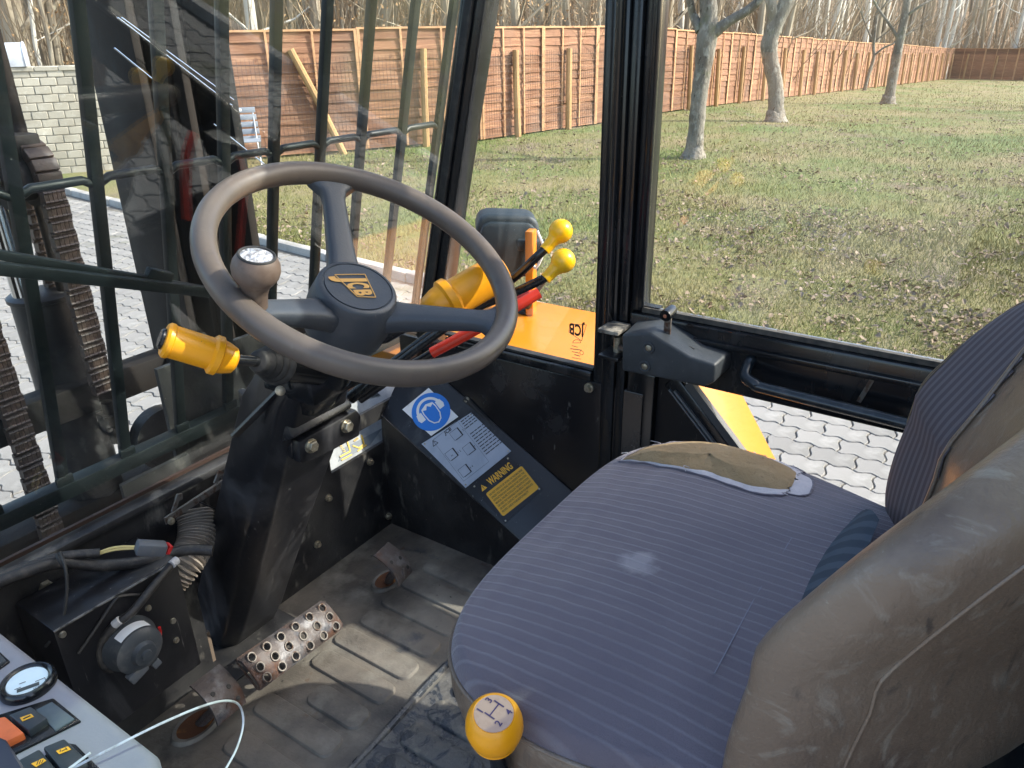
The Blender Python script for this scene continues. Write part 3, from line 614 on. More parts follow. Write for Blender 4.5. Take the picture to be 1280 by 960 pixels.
# latch box: a moulded wedge
lq = lambda x, y, X: at(0, X, x, y)
lat = thing('door_latch', 'charcoal plastic latch box with a short lever fixed to the black door rail', 'door latch', tuple(lq(845, 445, 1.17)))
XI = 1.135
f = [lq(777, 418, XI), lq(812, 416, XI), lq(862, 446, XI), lq(894, 456, XI), lq(893, 478, XI), lq(880, 484, XI), lq(777, 464, XI)]
b = MB(); n = len(f); dx = V((.072, 0, 0)); bk = [p + dx + V((0, .004 if i < 2 else -.004, .004)) for i, p in enumerate(f)]
b.add(f + bk, [tuple(range(n)), tuple(range(n, 2 * n))[::-1]] + [(i, (i + 1) % n, n + (i + 1) % n, n + i) for i in range(n)]); b.build('latch_box', M['latch'], lat, bev=.005, seg=3)
for x, y in ((811, 435), (806, 458)):
    m = MB(); m.torus(lq(x, y, XI - .0005), (1, 0, 0), .0085, .0026, 24, 8); m.build('screw_recess', M['latch'], lat)
    m = MB(); m.lathe([(.0055, 0), (.0055, .002), (.003, .003)], lq(x, y, XI - .0005), (-1, 0, 0), 14); m.build('screw', M['bolt'], lat)
b = MB(); p = lq(833, 428, XI + .03); b.obox(p + V((0, 0, .022)), (1, 0, 0), (0, 1, 0), (0, 0, 1), .0022, .0062, .026); b.build('latch_lever', M['worn_edge'], lat, bev=.001)
b = MB(); q = p + V((-.014, 0, .052)); b.lathe([(.0098, 0), (.0102, .002), (.0102, .026), (.0095, .028)], q, (1, 0, .12), 18); b.build('lever_tip', M['frame'], lat)
b = MB(); b.lathe([(.0035, 0), (.0025, .0015)], q - V((.0012, 0, 0)), (-1, 0, 0), 10); b.build('tip_screw', mat('copper_screw', (.5, .2, .12), .4, .7), lat)
b = MB(); b.bar(lq(842, 430, XI + .030) , lq(866, 442, XI + .028), .003, .02); b.build('lever_slot', M['rubber'], lat)
# striker bracket on the post
b = MB(); b.box((1.213, .505, ZL), (1.23, .56, .60)); b.build('post_filler', M['frame'], cab)
st = thing('latch_striker', 'chipped black striker bracket welded on the post beside the latch box', 'striker', tuple(at(0, 1.18, 768, 435)))
for py in (410, 442):
    c = at(0, 1.17, 768, py); b = MB(); b.obox(c, (1, 0, 0), (0, 1, 0), (0, 0, 1), .026, .020, .0035); b.build('striker_plate', M['black_scuffed'] if py > 420 else mat('chipped_plate', (.05, .05, .05), .5, layers=[((.33, .30, .25), 60, .42, .6), ((.02, .02, .02), 90, .55, .7)]), st, bev=.0015)
b = MB(); b.lathe([(.008, 0), (.008, .034)], at(0, 1.175, 772, 443), (0, 0, 1), 14); b.build('striker_pin', M['bolt'], st)
b = MB(); b.bar(at(0, 1.16, 773, 434), at(0, 1.16, 782, 436), .010, .010); b.build('latch_tongue', M['worn_edge'], st, bev=.002)

# ------------------------------------------------------------------ steering wheel
WC, WN = V((.629, .628, .806)), V((-.0224, -.4868, .8732)).normalized()
WX = (V((1, 0, 0)) - WN * WN.x).normalized(); WY = WN.cross(WX)
def wp(x, y, s=0): return WC + WX * x + WY * y - WN * s
def wa(r, a, s=0): return wp(r * math.cos(R(a)), r * math.sin(R(a)), s)
sw = thing('steering_wheel', 'worn brown grey three-spoke steering wheel with a slate hub and spinner knob', 'steering wheel', tuple(WC))
b = MB(); b.torus(WC, WN, .1768, .0136, 120, 18, 1.08); b.build('rim', M['wheel_rim'], sw, ang=80)
HS = .036
b = MB(); b.lathe([(.040, -.075), (.050, -.070), (.054, -.045), (.0535, -.030), (.0500, -.012), (.0485, -.0035), (.0462, -.0006), (.0425, .0002), (.0420, -.0012), (.0405, -.0012), (.0400, .0004), (0, .0006)], WC - WN * HS, WN, 48); b.build('hub', M['wheel_hub'], sw, ang=50)
for a in (60.5, 180, -59):
    m = MB(); secs = []
    n_s = 12
    for i in range(n_s + 1):
        t = i / n_s; r = .036 + (.166 - .036) * t
        s0 = HS + .033 - .060 * t ** .95
        w = .0205 - .0045 * math.sin(t * math.pi * .62) - .002 * t + (.018 * max(0, (t - .86) / .14) ** 2) + .006 * max(0, (.2 - t) / .2)
        h = .017 - .008 * t
        c = wa(r, a, s0); sx = wa(1, a + 90) - WC
        e = WN
        prof = []
        for k in range(16):
            aa = 2 * math.pi * (k + .5) / 16
            cu = math.copysign(abs(math.cos(aa)) ** .55, math.cos(aa)); su = math.copysign(abs(math.sin(aa)) ** .55, math.sin(aa))
            prof.append(c + sx * (w * cu) + e * (h * su))
        secs.append(prof)
    vs = [p for s in secs for p in s]; fs = []
    for i in range(n_s):
        for k in range(16): fs.append((i * 16 + k, i * 16 + (k + 1) % 16, (i + 1) * 16 + (k + 1) % 16, (i + 1) * 16 + k))
    m.add(vs, fs); m.build('spoke', M['wheel_hub'], sw, ang=60)
m = MB(); lo = wp(-.0024, .0002, HS - .0016); rd = (WX * -.39 - WY * .92).normalized(); ud = (WX * .92 - WY * .39).normalized()
lg = lambda r, u: lo + rd * r + ud * u
c4_ = [lg(-.021, -.0205), lg(-.021, .0185), lg(.0205, .0165), lg(.0185, -.0065)]
for i in range(4): m.bar(c4_[i], c4_[(i + 1) % 4], .0011, .0006, WN)
for ch, r0, w, h, u0 in (('J', -.0185, .0105, .033, -.0172), ('C', -.0065, .0105, .0255, -.0105), ('B', .0065, .0105, .0205, -.006)):
    put_text(m, ch, lg(r0, u0), rd, ud, h, w=w, bold=.045)
m.build('hub_logo', M['gold'], sw, smooth=False)
sp = thing('spinner_knob', 'brown mushroom spinner knob with crumpled silver top clamped to the wheel', 'spinner knob', tuple(dep(.82, 325, 368)))
sp.parent = None
kb = dep(.835, 318, 372); kt = dep(.795, 328, 322); kd = (V((.0, -.30, .95))).normalized(); kb = wp(-.157, .004, .0) - WN * .002
kl = .052
m = MB(); m.lathe([(.014, -.004), (.0130, .010), (.0145, .019), (.019, .025), (.0228, .031), (.0240, .0375), (.0230, .0445), (.0195, .0510), (.0178, .0530), (.0165, .0522)], kb, kd, 36); m.build('knob_body', M['spinner'], sp, ang=60)
m = MB(); m.torus(kb + kd * .0525, kd, .0172, .0016, 36, 8); m.build('knob_ring', M['rubber'], sp)
m = MB(); rr = random.Random(5); x_, y_, _ = frame(kd)
vs = [kb + kd * .0565]; fs = []
for j in range(1, 6):
    for k in range(18):
        a = 2 * math.pi * k / 18; r = .0163 * j / 5
        vs.append(kb + kd * (.0525 + (.0032 * (1 - j / 5) + rr.uniform(-.0010, .0010) * (j < 5))) + x_ * (r * math.cos(a)) + y_ * (r * math.sin(a)))
for k in range(18): fs.append((0, 1 + k, 1 + (k + 1) % 18))
for j in range(4):
    for k in range(18): fs.append((1 + j * 18 + k, 1 + (j + 1) * 18 + k, 1 + (j + 1) * 18 + (k + 1) % 18, 1 + j * 18 + (k + 1) % 18))
m.add(vs, fs); m.build('knob_top', M['foil'], sp, smooth=False)

# ------------------------------------------------------------------ steering column
colm = thing('steering_column', 'scuffed black sheet steel steering column rising from the floor to the wheel', 'steering column', (.66, 1.10, 0))
def section(z, cx, cy, hx, hy, ch):
    P = [(-hx, -hy + ch), (-hx + ch, -hy), (hx - ch * .4, -hy), (hx, -hy + ch * .4), (hx, hy), (-hx, hy)]
    return [V((cx + x, cy + y, z)) for x, y in P]
S_ = [section(.0, .665, 1.125, .060, .062, .022), section(.06, .664, 1.085, .060, .060, .022), section(.30, .655, .955, .063, .055, .024), section(.47, .650, .862, .066, .052, .02), section(.60, .642, .795, .060, .048, .018), section(.655, .640, .757, .050, .042, .014)]
m = MB(); n = 6; vs = [p for s in S_ for p in s]
m.add(vs, [(i * n + k, i * n + (k + 1) % n, (i + 1) * n + (k + 1) % n, (i + 1) * n + k) for i in range(5) for k in range(n)] + [tuple(range(n)), tuple(range(5 * n, 6 * n))[::-1]])
m.build('column_cover', M['black_scuffed'], colm, bev=.004)
# collar bracket with two bolts
Yb = .762
cb = lambda x, y: at(1, Yb, x, y)
q = [cb(345, 590), cb(452, 538), cb(447, 510), cb(398, 536), cb(341, 566)]
m = MB(); m.prism([cb(376, 580), cb(398, 573), cb(450, 545), cb(452, 520), cb(446, 512), cb(374, 553)], (0, .016, 0)); m.build('collar_plate', M['black_scuffed'], colm, bev=.003)
m = MB(); m.prism([cb(376, 580) + V((0, .016, 0)), cb(374, 553) + V((0, .016, 0)), cb(374, 553) + V((-.006, .11, .055)), cb(376, 580) + V((-.006, .11, .04))], (.012, 0, 0)); m.build('collar_cheek', M['black_scuffed'], colm, bev=.003)
m = MB(); m.obox(V((.650, .795, .545)), (1, 0, 0), (0, .85, -.5), (0, .5, .85), .058, .034, .012); m.build('collar_shelf', M['black'], colm, bev=.004)
for x, y in ((388, 557), (432, 532)):
    m = MB(); m.lathe([(.0105, 0), (.0105, .0025)], cb(x, y) + V((0, -.0002, 0)), (0, -1, 0), 20); m.lathe([(.0085, .0025), (.0085, .008), (.0075, .0092)], cb(x, y), (0, -1, 0), 6); m.build('bolt', M['bolt'], colm, ang=30)
m = MB(); m.lathe([(.040, 0), (.044, .03), (.044, .075), (.032, .12)], V((.640, .775, .60)), (WC - WN * .09) - V((.640, .775, .60)), 24); m.build('shaft_housing', M['frame'], colm)
m = MB(); m.box((.585, .70, .615), (.695, .80, .668)); m.build('switch_housing', M['frame'], colm, bev=.008)
m = MB(); p = dep(1.0, 350, 489); m.bar(p + V((.01, 0, .005)), dep(1.05, 293, 545), .012, .004, (0, 1, 0)); m.build('side_strap', M['black_scuffed'], colm)
m = MB(); m.lathe([(.0065, 0), (.0065, .004), (.004, .005)], dep(.99, 350, 488), (-.5, -.8, .2), 14); m.build('bolt', M['bolt'], colm)

# ------------------------------------------------------------------ levers round the column
def grip(root, tip, base, r, name='grip', cap=True):
    d = (base - tip).normalized(); L = (base - tip).length
    m = MB(); m.lathe([(r * .60, -.0005), (r * .88, .0), (r, r * .14), (r, r * .35), (r * .93, r * .42), (r * .93, L * .62), (r * 1.0, L * .63), (r * 1.14, L * .66), (r * 1.14, L * .74), (r * .98, L * .765), (r * .92, L * .84), (r * .74, L * .96), (r * .45, L)], tip, d, 32); m.build(name, M['yellow'], root, ang=40)
    if cap:
        m = MB(); m.lathe([(r * .60, .001), (r * .60, -.003), (r * .52, -.0045)], tip, d, 24); m.build('end_cap', M['frame'], root)
    return d
tip, base, boot = dep(.775, 205, 424), dep(.815, 296, 452), dep(.85, 325, 452)
lv = thing('direction_lever', 'orange yellow hand grip lever with black end cap left of the wheel', 'lever', tuple(boot))
grip(lv, tip, base, .0185)
m = MB(); m.tube([base - (base - tip) * .1, boot, boot + (boot - base).normalized() * .05], .0062, 12); m.build('stem', M['frame'], lv)
bd = (V((.60, .70, .665)) - boot).normalized(); prof = []
for k in range(5): r = .013 + .003 * k; prof += [(r * .82, k * .0085), (r, k * .0085 + .003), (r, k * .0085 + .006)]
m = MB(); m.lathe(prof, boot - bd * .006, bd, 26); m.build('boot', M['rubber'], lv, ang=60)
m = MB(); m.tube([boot + bd * .03, boot + bd * .12], .020, 14); m.build('stalk_socket', M['frame'], lv)
lv2 = thing('work_lever', 'orange yellow hand grip lever on the right below the wheel rim', 'lever', tuple(dep(1.03, 530, 395)))
tip2, base2 = dep(1.05, 628, 338), dep(1.02, 532, 393)
grip(lv2, tip2, base2, .0275, cap=False)
m = MB(); m.tube([base2, base2 + (base2 - tip2) * .5, V((.68, .74, .66))], .008, 10); m.build('stem', M['frame'], lv2)
KG = 'black hydraulic levers with yellow knobs'
for lab, kp, pts in (('black rod lever with lemon yellow knob, the upper of the two beside the door post', (1.05, 701, 289), [(1.05, 690, 302), (1.055, 672, 320), (1.08, 640, 349), (1.12, 590, 380), (1.17, 500, 446), (1.22, 430, 500)]),
                     ('black rod lever with lemon yellow knob, the lower of the two beside the door post', (1.03, 704, 326), [(1.03, 688, 342), (1.035, 676, 350), (1.06, 640, 367), (1.10, 585, 391), (1.16, 500, 452), (1.22, 440, 500)])):
    hl = thing('hydraulic_lever', lab, 'lever', tuple(dep(*pts[-1])), KG)
    P = [dep(*p) for p in pts]
    m = MB(); m.tube(smooth_path(P, 6), .0062, 12); m.build('rod', M['frame'], hl)
    k = dep(*kp); d = (k - P[0]).normalized()
    m = MB(); prof = [(.008, -.034), (.0085, -.020), (.0095, -.015)] + [(.0165 * math.cos(a), .0165 * math.sin(a)) for a in np.linspace(-.85, 1.5, 14)]
    m.lathe(prof, k, d, 28); m.build('knob', M['yellow_knob'], hl, ang=70)
rl = thing('park_brake_lever', 'red painted brake lever bar passing behind the right side of the wheel', 'lever', tuple(dep(1.2, 500, 465)))
m = MB(); m.tube(smooth_path([dep(1.15, 674, 366), dep(1.15, 640, 386), dep(1.16, 600, 409), dep(1.18, 540, 441)], 4), .0085, 12); m.build('handle', M['red'], rl)
m = MB(); m.tube([dep(1.18, 542, 440), dep(1.2, 505, 462), dep(1.22, 450, 500)], .0065, 10); m.build('lever_arm', M['black_scuffed'], rl)
rl2 = thing('red_rod', 'thin red rod just above the red brake lever behind the wheel', 'rod', tuple(dep(1.25, 560, 420)))
m = MB(); m.tube([dep(1.24, 664, 366), dep(1.26, 640, 378), dep(1.28, 560, 428), dep(1.30, 500, 470)], .006, 10); m.build('rod', M['red'], rl2)

# ------------------------------------------------------------------ pedals
pa = thing('accelerator_pedal', 'wide rusty pedal plate with three rows of punched holes on the cab floor', 'pedal', (.70, .97, 0))
PO, PX_, PY_ = at(2, .075, 329, 862), at(2, .045, 436, 781), at(2, .125, 298, 822)
pu = PX_ - PO; pv = PY_ - PO; pn = pu.cross(pv).normalized(); pn = pn if pn.z > 0 else -pn
NU, NV, TH = 6, 3, .0035
def pp(u, v):
    bend = -.012 * (abs(v - .5) * 2) ** 4 - .006 * (abs(u - .5) * 2) ** 6
    return PO + pu * u + pv * v + pn * bend
us = [.075, .215, .345, .475, .655, .785, .925]; us = [0.02, .175, .325, .48, .655, .81, .98]; vs_ = [.02, .345, .655, .98]
m = MB(); rims = MB(); NH = 16
def cell(m, ua, ub, va, vb):
    cu, cv = (ua + ub) / 2, (va + vb) / 2; r = .0064; ru, rv = r / pu.length, r / pv.length
    ang = [2 * math.pi * k / NH for k in range(NH)]
    out = []
    for a in ang:
        x, y = math.cos(a), math.sin(a); k = 1 / max(abs(x), abs(y)); out.append((cu + x * k * (ub - ua) / 2, cv + y * k * (vb - va) / 2))
    inn = [(cu + ru * math.cos(a), cv + rv * math.sin(a)) for a in ang]
    for top in (0, 1):
        o = -pn * TH * (1 - top)
        vv = [pp(*p) + o for p in out] + [pp(*p) + o for p in inn]
        m.add(vv, [(k, (k + 1) % NH, NH + (k + 1) % NH, NH + k) if top else (NH + k, NH + (k + 1) % NH, (k + 1) % NH, k) for k in range(NH)])
    vv = [pp(*p) for p in inn] + [pp(*p) - pn * TH for p in inn]
    m.add(vv, [(k, (k + 1) % NH, NH + (k + 1) % NH, NH + k) for k in range(NH)])
    rims.torus(pp(cu, cv) + pn * .0006, pn, .0075, .0017, 18, 6)
for i in range(NU):
    for j in range(NV): cell(m, us[i], us[i + 1], vs_[j], vs_[j + 1])
# margins and rim all round (closed edge)
edge = [(0.035, 0), (.965, 0), (1, .09), (1, .91), (.965, 1), (.035, 1), (0, .91), (0, .09)]
inner = [(.02, .02), (.98, .02), (.98, .02), (.98, .98), (.98, .98), (.02, .98), (.02, .98), (.02, .02)]
for top in (0, 1):
    o = -pn * TH * (1 - top)
    m.add([pp(*p) + o for p in edge] + [pp(*p) + o for p in inner], [(k, (k + 1) % 8, 8 + (k + 1) % 8, 8 + k) for k in range(8)])
m.add([pp(*p) for p in edge] + [pp(*p) - pn * TH for p in edge], [(k, (k + 1) % 8, 8 + (k + 1) % 8, 8 + k) for k in range(8)])
m.build('pedal_plate', M['rust'], pa, ang=30, fix=False)
tag(rims.build('hole_rims', M['worn_edge'], pa), kind='stuff')
m = MB(); c = pp(.5, .6) - pn * .004; m.bar(c, V((c.x, c.y + .09, .0)), .03, .008); m.build('pedal_arm', M['rust'], pa)
def small_pedal(label, px0, t, hole, wid, fwd, right, roll=0):
    root = thing('foot_pedal', label, 'pedal', tuple(at(2, 0, *hole)), 'small foot pedals')
    c = V(px0); right = V(right).normalized(); f = V(fwd); f = (f - right * f.dot(right)).normalized(); up = right.cross(f); up = up if up.z > 0 else -up
    m = MB(); K = 9
    vs = []
    for layer in (0, -.0035):
        for i in range(K):
            s = (i / (K - 1) - .42) * .078; z = -11.0 * s * s * (1 if s < 0 else .45)
            for w in (-1, -.6, 0, .6, 1):
                vs.append(c + right * (w * wid / 2) + f * s + up * (z + layer - .0015 * abs(w) ** 3))
    fs = []; n5 = 5; o = K * n5
    for i in range(K - 1):
        for j in range(4):
            a = i * 5 + j; fs.append((a, a + 1, a + 6, a + 5)); fs.append((o + a, o + a + 5, o + a + 6, o + a + 1))
    bd = [i * 5 for i in range(K)] + [(K - 1) * 5 + j for j in range(1, 5)] + [i * 5 + 4 for i in range(K - 2, -1, -1)] + [j for j in range(3, 0, -1)]
    for i in range(len(bd)): a, b_ = bd[i], bd[(i + 1) % len(bd)]; fs.append((a, b_, o + b_, o + a))
    m.add(vs, fs); m.build('pedal_pad', M['rust'], root, bev=0, ang=30)
    for (a, s) in ((-.25, .012), (.22, .006), (.28, -.018)):
        if True:
            mm = MB(); mm.lathe([(.0042, 0), (.0036, .0008)], c + right * (a * wid) + f * s + up * (-11 * s * s * (1 if s < 0 else .45) + .0002), up, 12); mm.build('pad_hole', M['rubber'], root)
    m = MB(); h = at(2, -.01, *hole); m.tube(smooth_path([c - up * .004 - f * .02, c - up * .03 - f * .01, h], 4), .0085, 8); m.build('pedal_arm', M['rust'], root)
small_pedal('small curved rusty foot pedal under the front panel, far right', dep(1.53, 499, 704), 1, (484, 729), .058, (-.2, .85, .9), (.88, .22, -.12))
small_pedal('small curved rusty foot pedal beside the grey console, under the white cable', dep(1.24, 281, 868), 1, (245, 910), .062, (-.1, .85, .85), (.93, .15, -.15))

# ------------------------------------------------------------------ driver seat
seat = thing('driver_seat', 'worn blue striped driver seat with torn foam patch and brown vinyl backrest', 'seat', tuple(SEAT))
CX, CY = .705, .172
def outline(th):
    c, s = math.cos(th), math.sin(th); e = 2 / 4.0
    bF, bB = .262, .27
    y = math.copysign(abs(s) ** e, s) * (bF if s > 0 else bB); k = max(0, min(1, (.10 - y) / .30)); k = k * k * (3 - 2 * k)
    x = math.copysign(abs(c) ** e, c) * .292 * (1 - .20 * k)
    return x, y
rs = random.Random(11)
from mathutils import noise as mnoise
def cush(th, q):
    """q 0..1 top, 1..2 rolled edge and side"""
    x, y = outline(th)
    if q <= 1:
        k = 1 - (1 - q) ** 1.0; e = q ** 3.2
        z = .516 - .022 * e - .006 * max(0, math.sin(th)) * q * q
        X, Y = CX + x * k * .955, CY + y * k * .955
        z += .0035 * mnoise.noise(V((X * 8, Y * 8, 0))) + .0016 * mnoise.noise(V((X * 14, Y * 45, 4))) * max(0, (Y - .15) / .25) + .0012 * mnoise.noise(V((X * 60, Y * 12, 2)))
    else:
        t = (q - 1); a = t * math.pi / 2 * 1.1
        ins = .955 + .045 * math.sin(min(a, math.pi / 2)); z = .516 - .022 - .006 * max(0, math.sin(th)) - .034 * (1 - math.cos(a))
        X, Y = CX + x * ins, CY + y * ins
    return V((X, Y, z))
def arc_th(n):
    D = 4000; pts = [outline(2 * math.pi * k / D) for k in range(D + 1)]; L = [0]
    for a, c in zip(pts[:-1], pts[1:]): L.append(L[-1] + math.hypot(c[0] - a[0], c[1] - a[1]))
    out = []; j = 0
    for i in range(n):
        t = L[-1] * i / n
        while L[j + 1] < t: j += 1
        out.append(2 * math.pi * (j + (t - L[j]) / max(L[j + 1] - L[j], 1e-12)) / D)
    return out
tear_px = [(774, 577), (783, 570), (800, 562), (835, 553), (880, 550), (930, 556), (980, 578), (1012, 600), (1010, 628), (985, 634), (950, 633), (915, 624), (880, 611), (850, 600), (820, 590), (795, 583)]
tear = [at(2, .493, *p) for p in tear_px]
def inside(x, y, P):
    r = False; n = len(P)
    for i in range(n):
        a, c = P[i], P[(i + 1) % n]
        if (a.y > y) != (c.y > y) and x < (c.x - a.x) * (y - a.y) / (c.y - a.y) + a.x: r = not r
    return r
def edist(x, y, P):
    d = 9
    for i in range(len(P)):
        a, c = V((P[i].x, P[i].y)), V((P[(i + 1) % len(P)].x, P[(i + 1) % len(P)].y)); p = V((x, y)); t = max(0, min(1, (p - a).dot(c - a) / max((c - a).length_squared, 1e-9))); d = min(d, (p - a - (c - a) * t).length)
    return d
NT, NR = 520, 120
qs = [1.75 * (i / (NR - 1)) ** .9 for i in range(NR)]; qs[0] = .001
TH = arc_th(NT); NT_ = NT
qs = [1.80 * (i / (NR - 1)) ** .9 for i in range(NR)]; qs[0] = .001
vq = max(j for j in range(NR) if qs[j] <= 1.78)
m = MB(); m.add([cush(TH[i], qs[j]) for i in range(NT) for j in range(vq + 1)], [(i * (vq + 1) + j, ((i + 1) % NT) * (vq + 1) + j, ((i + 1) % NT) * (vq + 1) + j + 1, i * (vq + 1) + j + 1) for i in range(NT) for j in range(vq)])
m.build('cushion_cover', M['fabric'], seat, ang=80)
TB = [2 * math.pi * k / 2000 for k in range(2000)]; PH = [math.atan2(outline(t)[1], outline(t)[0]) % (2 * math.pi) for t in TB]
def surf(X, Y):
    """point of the cushion above or beside plan position X, Y"""
    ph = math.atan2(Y - CY, X - CX) % (2 * math.pi); lo, hi = 0, 1999
    while hi - lo > 1:
        mid = (lo + hi) // 2
        if PH[mid] <= ph: lo = mid
        else: hi = mid
    t = TB[lo] + (TB[hi] - TB[lo]) * (ph - PH[lo]) / max(PH[hi] - PH[lo], 1e-9)
    x, y = outline(t); q = math.hypot(X - CX, Y - CY) / (math.hypot(x, y) * .955)
    if q > 1: q = 1 + math.asin(min(1, (q - 1) * .955 / .045)) / (math.pi / 2 * 1.1)
    return cush(t, min(q, 1.3))
TQ = smooth_path(tear + [tear[0]], 9)[:-1]; NTQ = len(TQ); tc = sum(TQ, V((0, 0, 0))) / NTQ
TQ = [p + V((.0022 * mnoise.noise(p * 45), .0022 * mnoise.noise(p * 45 + V((5, 0, 0))), 0)) for p in TQ]
def lw_(p):
    w = .022 if p.x < .86 else (.017 if p.y < tc.y else .004)
    if p.x > .95 and p.y < .30: w = .020
    return w * (.75 + .7 * abs(mnoise.noise(V((p.x * 22, p.y * 22, 1)))))
LWs = [lw_(p) for p in TQ]; LWs = [sum(LWs[(k + d) % NTQ] for d in range(-5, 6)) / 11 for k in range(NTQ)]
def ring_pt(k, inset, o):
    p = TQ[k % NTQ]; d = V((tc.x - p.x, tc.y - p.y, 0)); L = d.length; p2 = p + d * min(.97, inset / max(L, 1e-6)); q = surf(p2.x, p2.y); nrm = V((q.x - CX, q.y - CY, 0)).normalized() * (.55 if q.z < .488 else .0) + V((0, 0, 1)); return q + nrm.normalized() * o
def overlay(rows):
    m = MB(); n = len(rows); m.add([ring_pt(k, *rw(k)) for rw in rows for k in range(NTQ)], [(j * NTQ + k, j * NTQ + (k + 1) % NTQ, (j + 1) * NTQ + (k + 1) % NTQ, (j + 1) * NTQ + k) for j in range(n - 1) for k in range(NTQ)]); return m
rows = [(lambda k, t=t: (LWs[k] * 1.15 * t, .0010 + .0022 * t + .0012 * mnoise.noise(TQ[k] * 40 + V((0, 0, t * 3))))) for t in np.linspace(0, 1, 6)]
overlay(rows).build('torn_lining', M['lining'], seat, ang=80)
def foam_row(t):
    def f(k):
        L = (TQ[k] - tc).length; w0 = LWs[k] * .92; ins_ = w0 + (L * .97 - w0) * t; dd = ins_ - w0
        return ins_, .0018 + .0135 * min(1, dd / .045) ** .75
    return f
m = overlay([foam_row(t) for t in np.linspace(0, 1, 26)]); m.v = [tuple(V(v) + V((0, 0, .0009 * mnoise.noise(V(v) * 90)))) for v in m.v]
m.add([ring_pt(k, (TQ[k] - tc).length * .965, .0153) for k in range(NTQ)], [tuple(range(NTQ))]); m.build('foam_patch', M['foam'], seat, ang=80)
for kk in range(7):                                               # loose threads along the tear
    k = rs.randint(0, NTQ - 1); p = ring_pt(k, -.002, .002); MB().tube(smooth_path([p, p + V((rs.uniform(-.008, .008), rs.uniform(-.008, .008), .004)), p + V((rs.uniform(-.016, .016), rs.uniform(-.014, .014), .002))], 4), .00045, 4).build('loose_thread', M['lining'], seat)
m = MB(); m.tube([ring_pt(k, -.0004, .0006 + .0012 * abs(mnoise.noise(TQ[k % NTQ] * 60))) for k in range(NTQ + 1)], [.0016 + .0009 * mnoise.noise(TQ[k % NTQ] * 70) for k in range(NTQ + 1)], 6, cap=False); m.build('torn_edge', M['fabric'], seat, ang=80)
m = MB(); th = arc_th(120)
prof = [(1.0, 0, .0), (1.006, -.010, .0), (1.004, -.030, .0), (.985, -.058, 0), (.94, -.085, 0), (.80, -.10, 0)]
vs = []; 
for s, dz, _ in prof:
    for t in th:
        x, y = outline(t); e = cush(t, qs[vq]); sc = s * (.955 + .045 * math.sin(min((qs[vq] - 1) * math.pi / 2 * 1.1, 1.57)))
        vs.append(V((CX + x * (sc + .0), CY + y * sc, e.z + dz)))
m.add(vs, [(j * 120 + k, j * 120 + (k + 1) % 120, (j + 1) * 120 + (k + 1) % 120, (j + 1) * 120 + k) for j in range(5) for k in range(120)] + [tuple(range(600, 720))])
m.build('cushion_side', M['vinyl'], seat, ang=70)
pts = []
for t in th + [0]:
    x, y = outline(t); e = cush(t, qs[vq]); sc = (.955 + .045 * math.sin(min((qs[vq] - 1) * math.pi / 2 * 1.1, 1.57))) * 1.003
    pts.append(V((CX + x * sc, CY + y * sc, e.z + .0005)))
m = MB(); m.tube(pts, .0028, 6, cap=False); m.build('piping', M['vinyl'], seat, ang=70)
m = MB(); sm = [at(2, .5145, *p) for p in ((990, 672), (970, 705), (945, 745), (918, 795), (893, 842))]; m.tube(smooth_path(sm, 8), .0007, 5); m.build('seam', mat('grey_seam_thread', (.20, .20, .25), .8), seat)
m = MB()
Lf = [(1070, 641), (1030, 680), (1000, 728), (985, 775), (962, 850)]; Rf = [(1100, 646), (1082, 690), (1060, 740), (1030, 800), (1000, 870)]
m.grid(lambda u, v: (lambda a, c: a.lerp(c, v) + V((0, 0, .012 * math.sin(v * math.pi) ** 1 - .004)))(smooth_path([at(2, .507, *p) for p in Lf], 4)[round(u * 16)], smooth_path([at(2, .545, *p) for p in Rf], 4)[round(u * 16)]), 17, 6)
m.build('rear_flap', M['belt_stripe'], seat, ang=80)
# backrest: concave shell in vinyl with a cloth panel on its front
BZ0, BZ1 = .40, .865
def back(a, v, o=0):
    z = BZ0 + (BZ1 - BZ0) * v
    vv = max(0, (v - .58) / .42); vb = max(0, (.25 - v) / .25)
    w = .236 * (1 - vv ** 3.4) ** .5 * (1 - .25 * vb ** 2); 
    if vv >= 1: w = .0
    w = max(w, .02)
    s = math.copysign(abs(math.cos(a)) ** .62, math.cos(a)); f_ = math.copysign(abs(math.sin(a)) ** .72, math.sin(a))
    sr = s * w / .232
    t = (.060 - .010 * vv) * (1 - .0 * abs(s)) * (1 - max(0, (v - .9) / .1) ** 2 * .75) * (1 - .3 * vb ** 2)
    y0 = -.064 - (.36 if z > .65 else .0) * (z - .65)
    bul = .010 * math.sin(max(0, min(1, (v - .08) / .4)) * math.pi)
    return V((.695 + s * (w + .035 * (1 - vv ** 4) + o), y0 - .016 * s + (.118 - .03 * vv) * abs(sr) ** 1.7 + f_ * (t + o) + bul * abs(sr), z))
NA, NVV = 96, 50
m = MB(); vl = [1 - (1 - k / (NVV - 1)) ** 1.5 for k in range(NVV)]
vs = [back(2 * math.pi * i / NA, v) for v in vl for i in range(NA)]
m.add(vs, [(j * NA + i, j * NA + (i + 1) % NA, (j + 1) * NA + (i + 1) % NA, (j + 1) * NA + i) for j in range(NVV - 1) for i in range(NA)] + [tuple(range((NVV - 1) * NA, NVV * NA)), tuple(range(NA))[::-1]])
m.build('backrest', M['vinyl'], seat, ang=85)
m = MB(); KA, KV = 44, 30; rowsP = []
def bpan(u, w):                                   # ellipse-like patch on the front face
    a = R(82 - 76 * u); v = .13 + .78 * w
    return back(a, v, .0025)
vs = [bpan(i / (KA - 1), j / (KV - 1)) for i in range(KA) for j in range(KV)]; ok = {}
ins = lambda u, w: abs((u - .54) / .46) ** 2.6 + abs((w - .5) / .5) ** 2.4 < 1
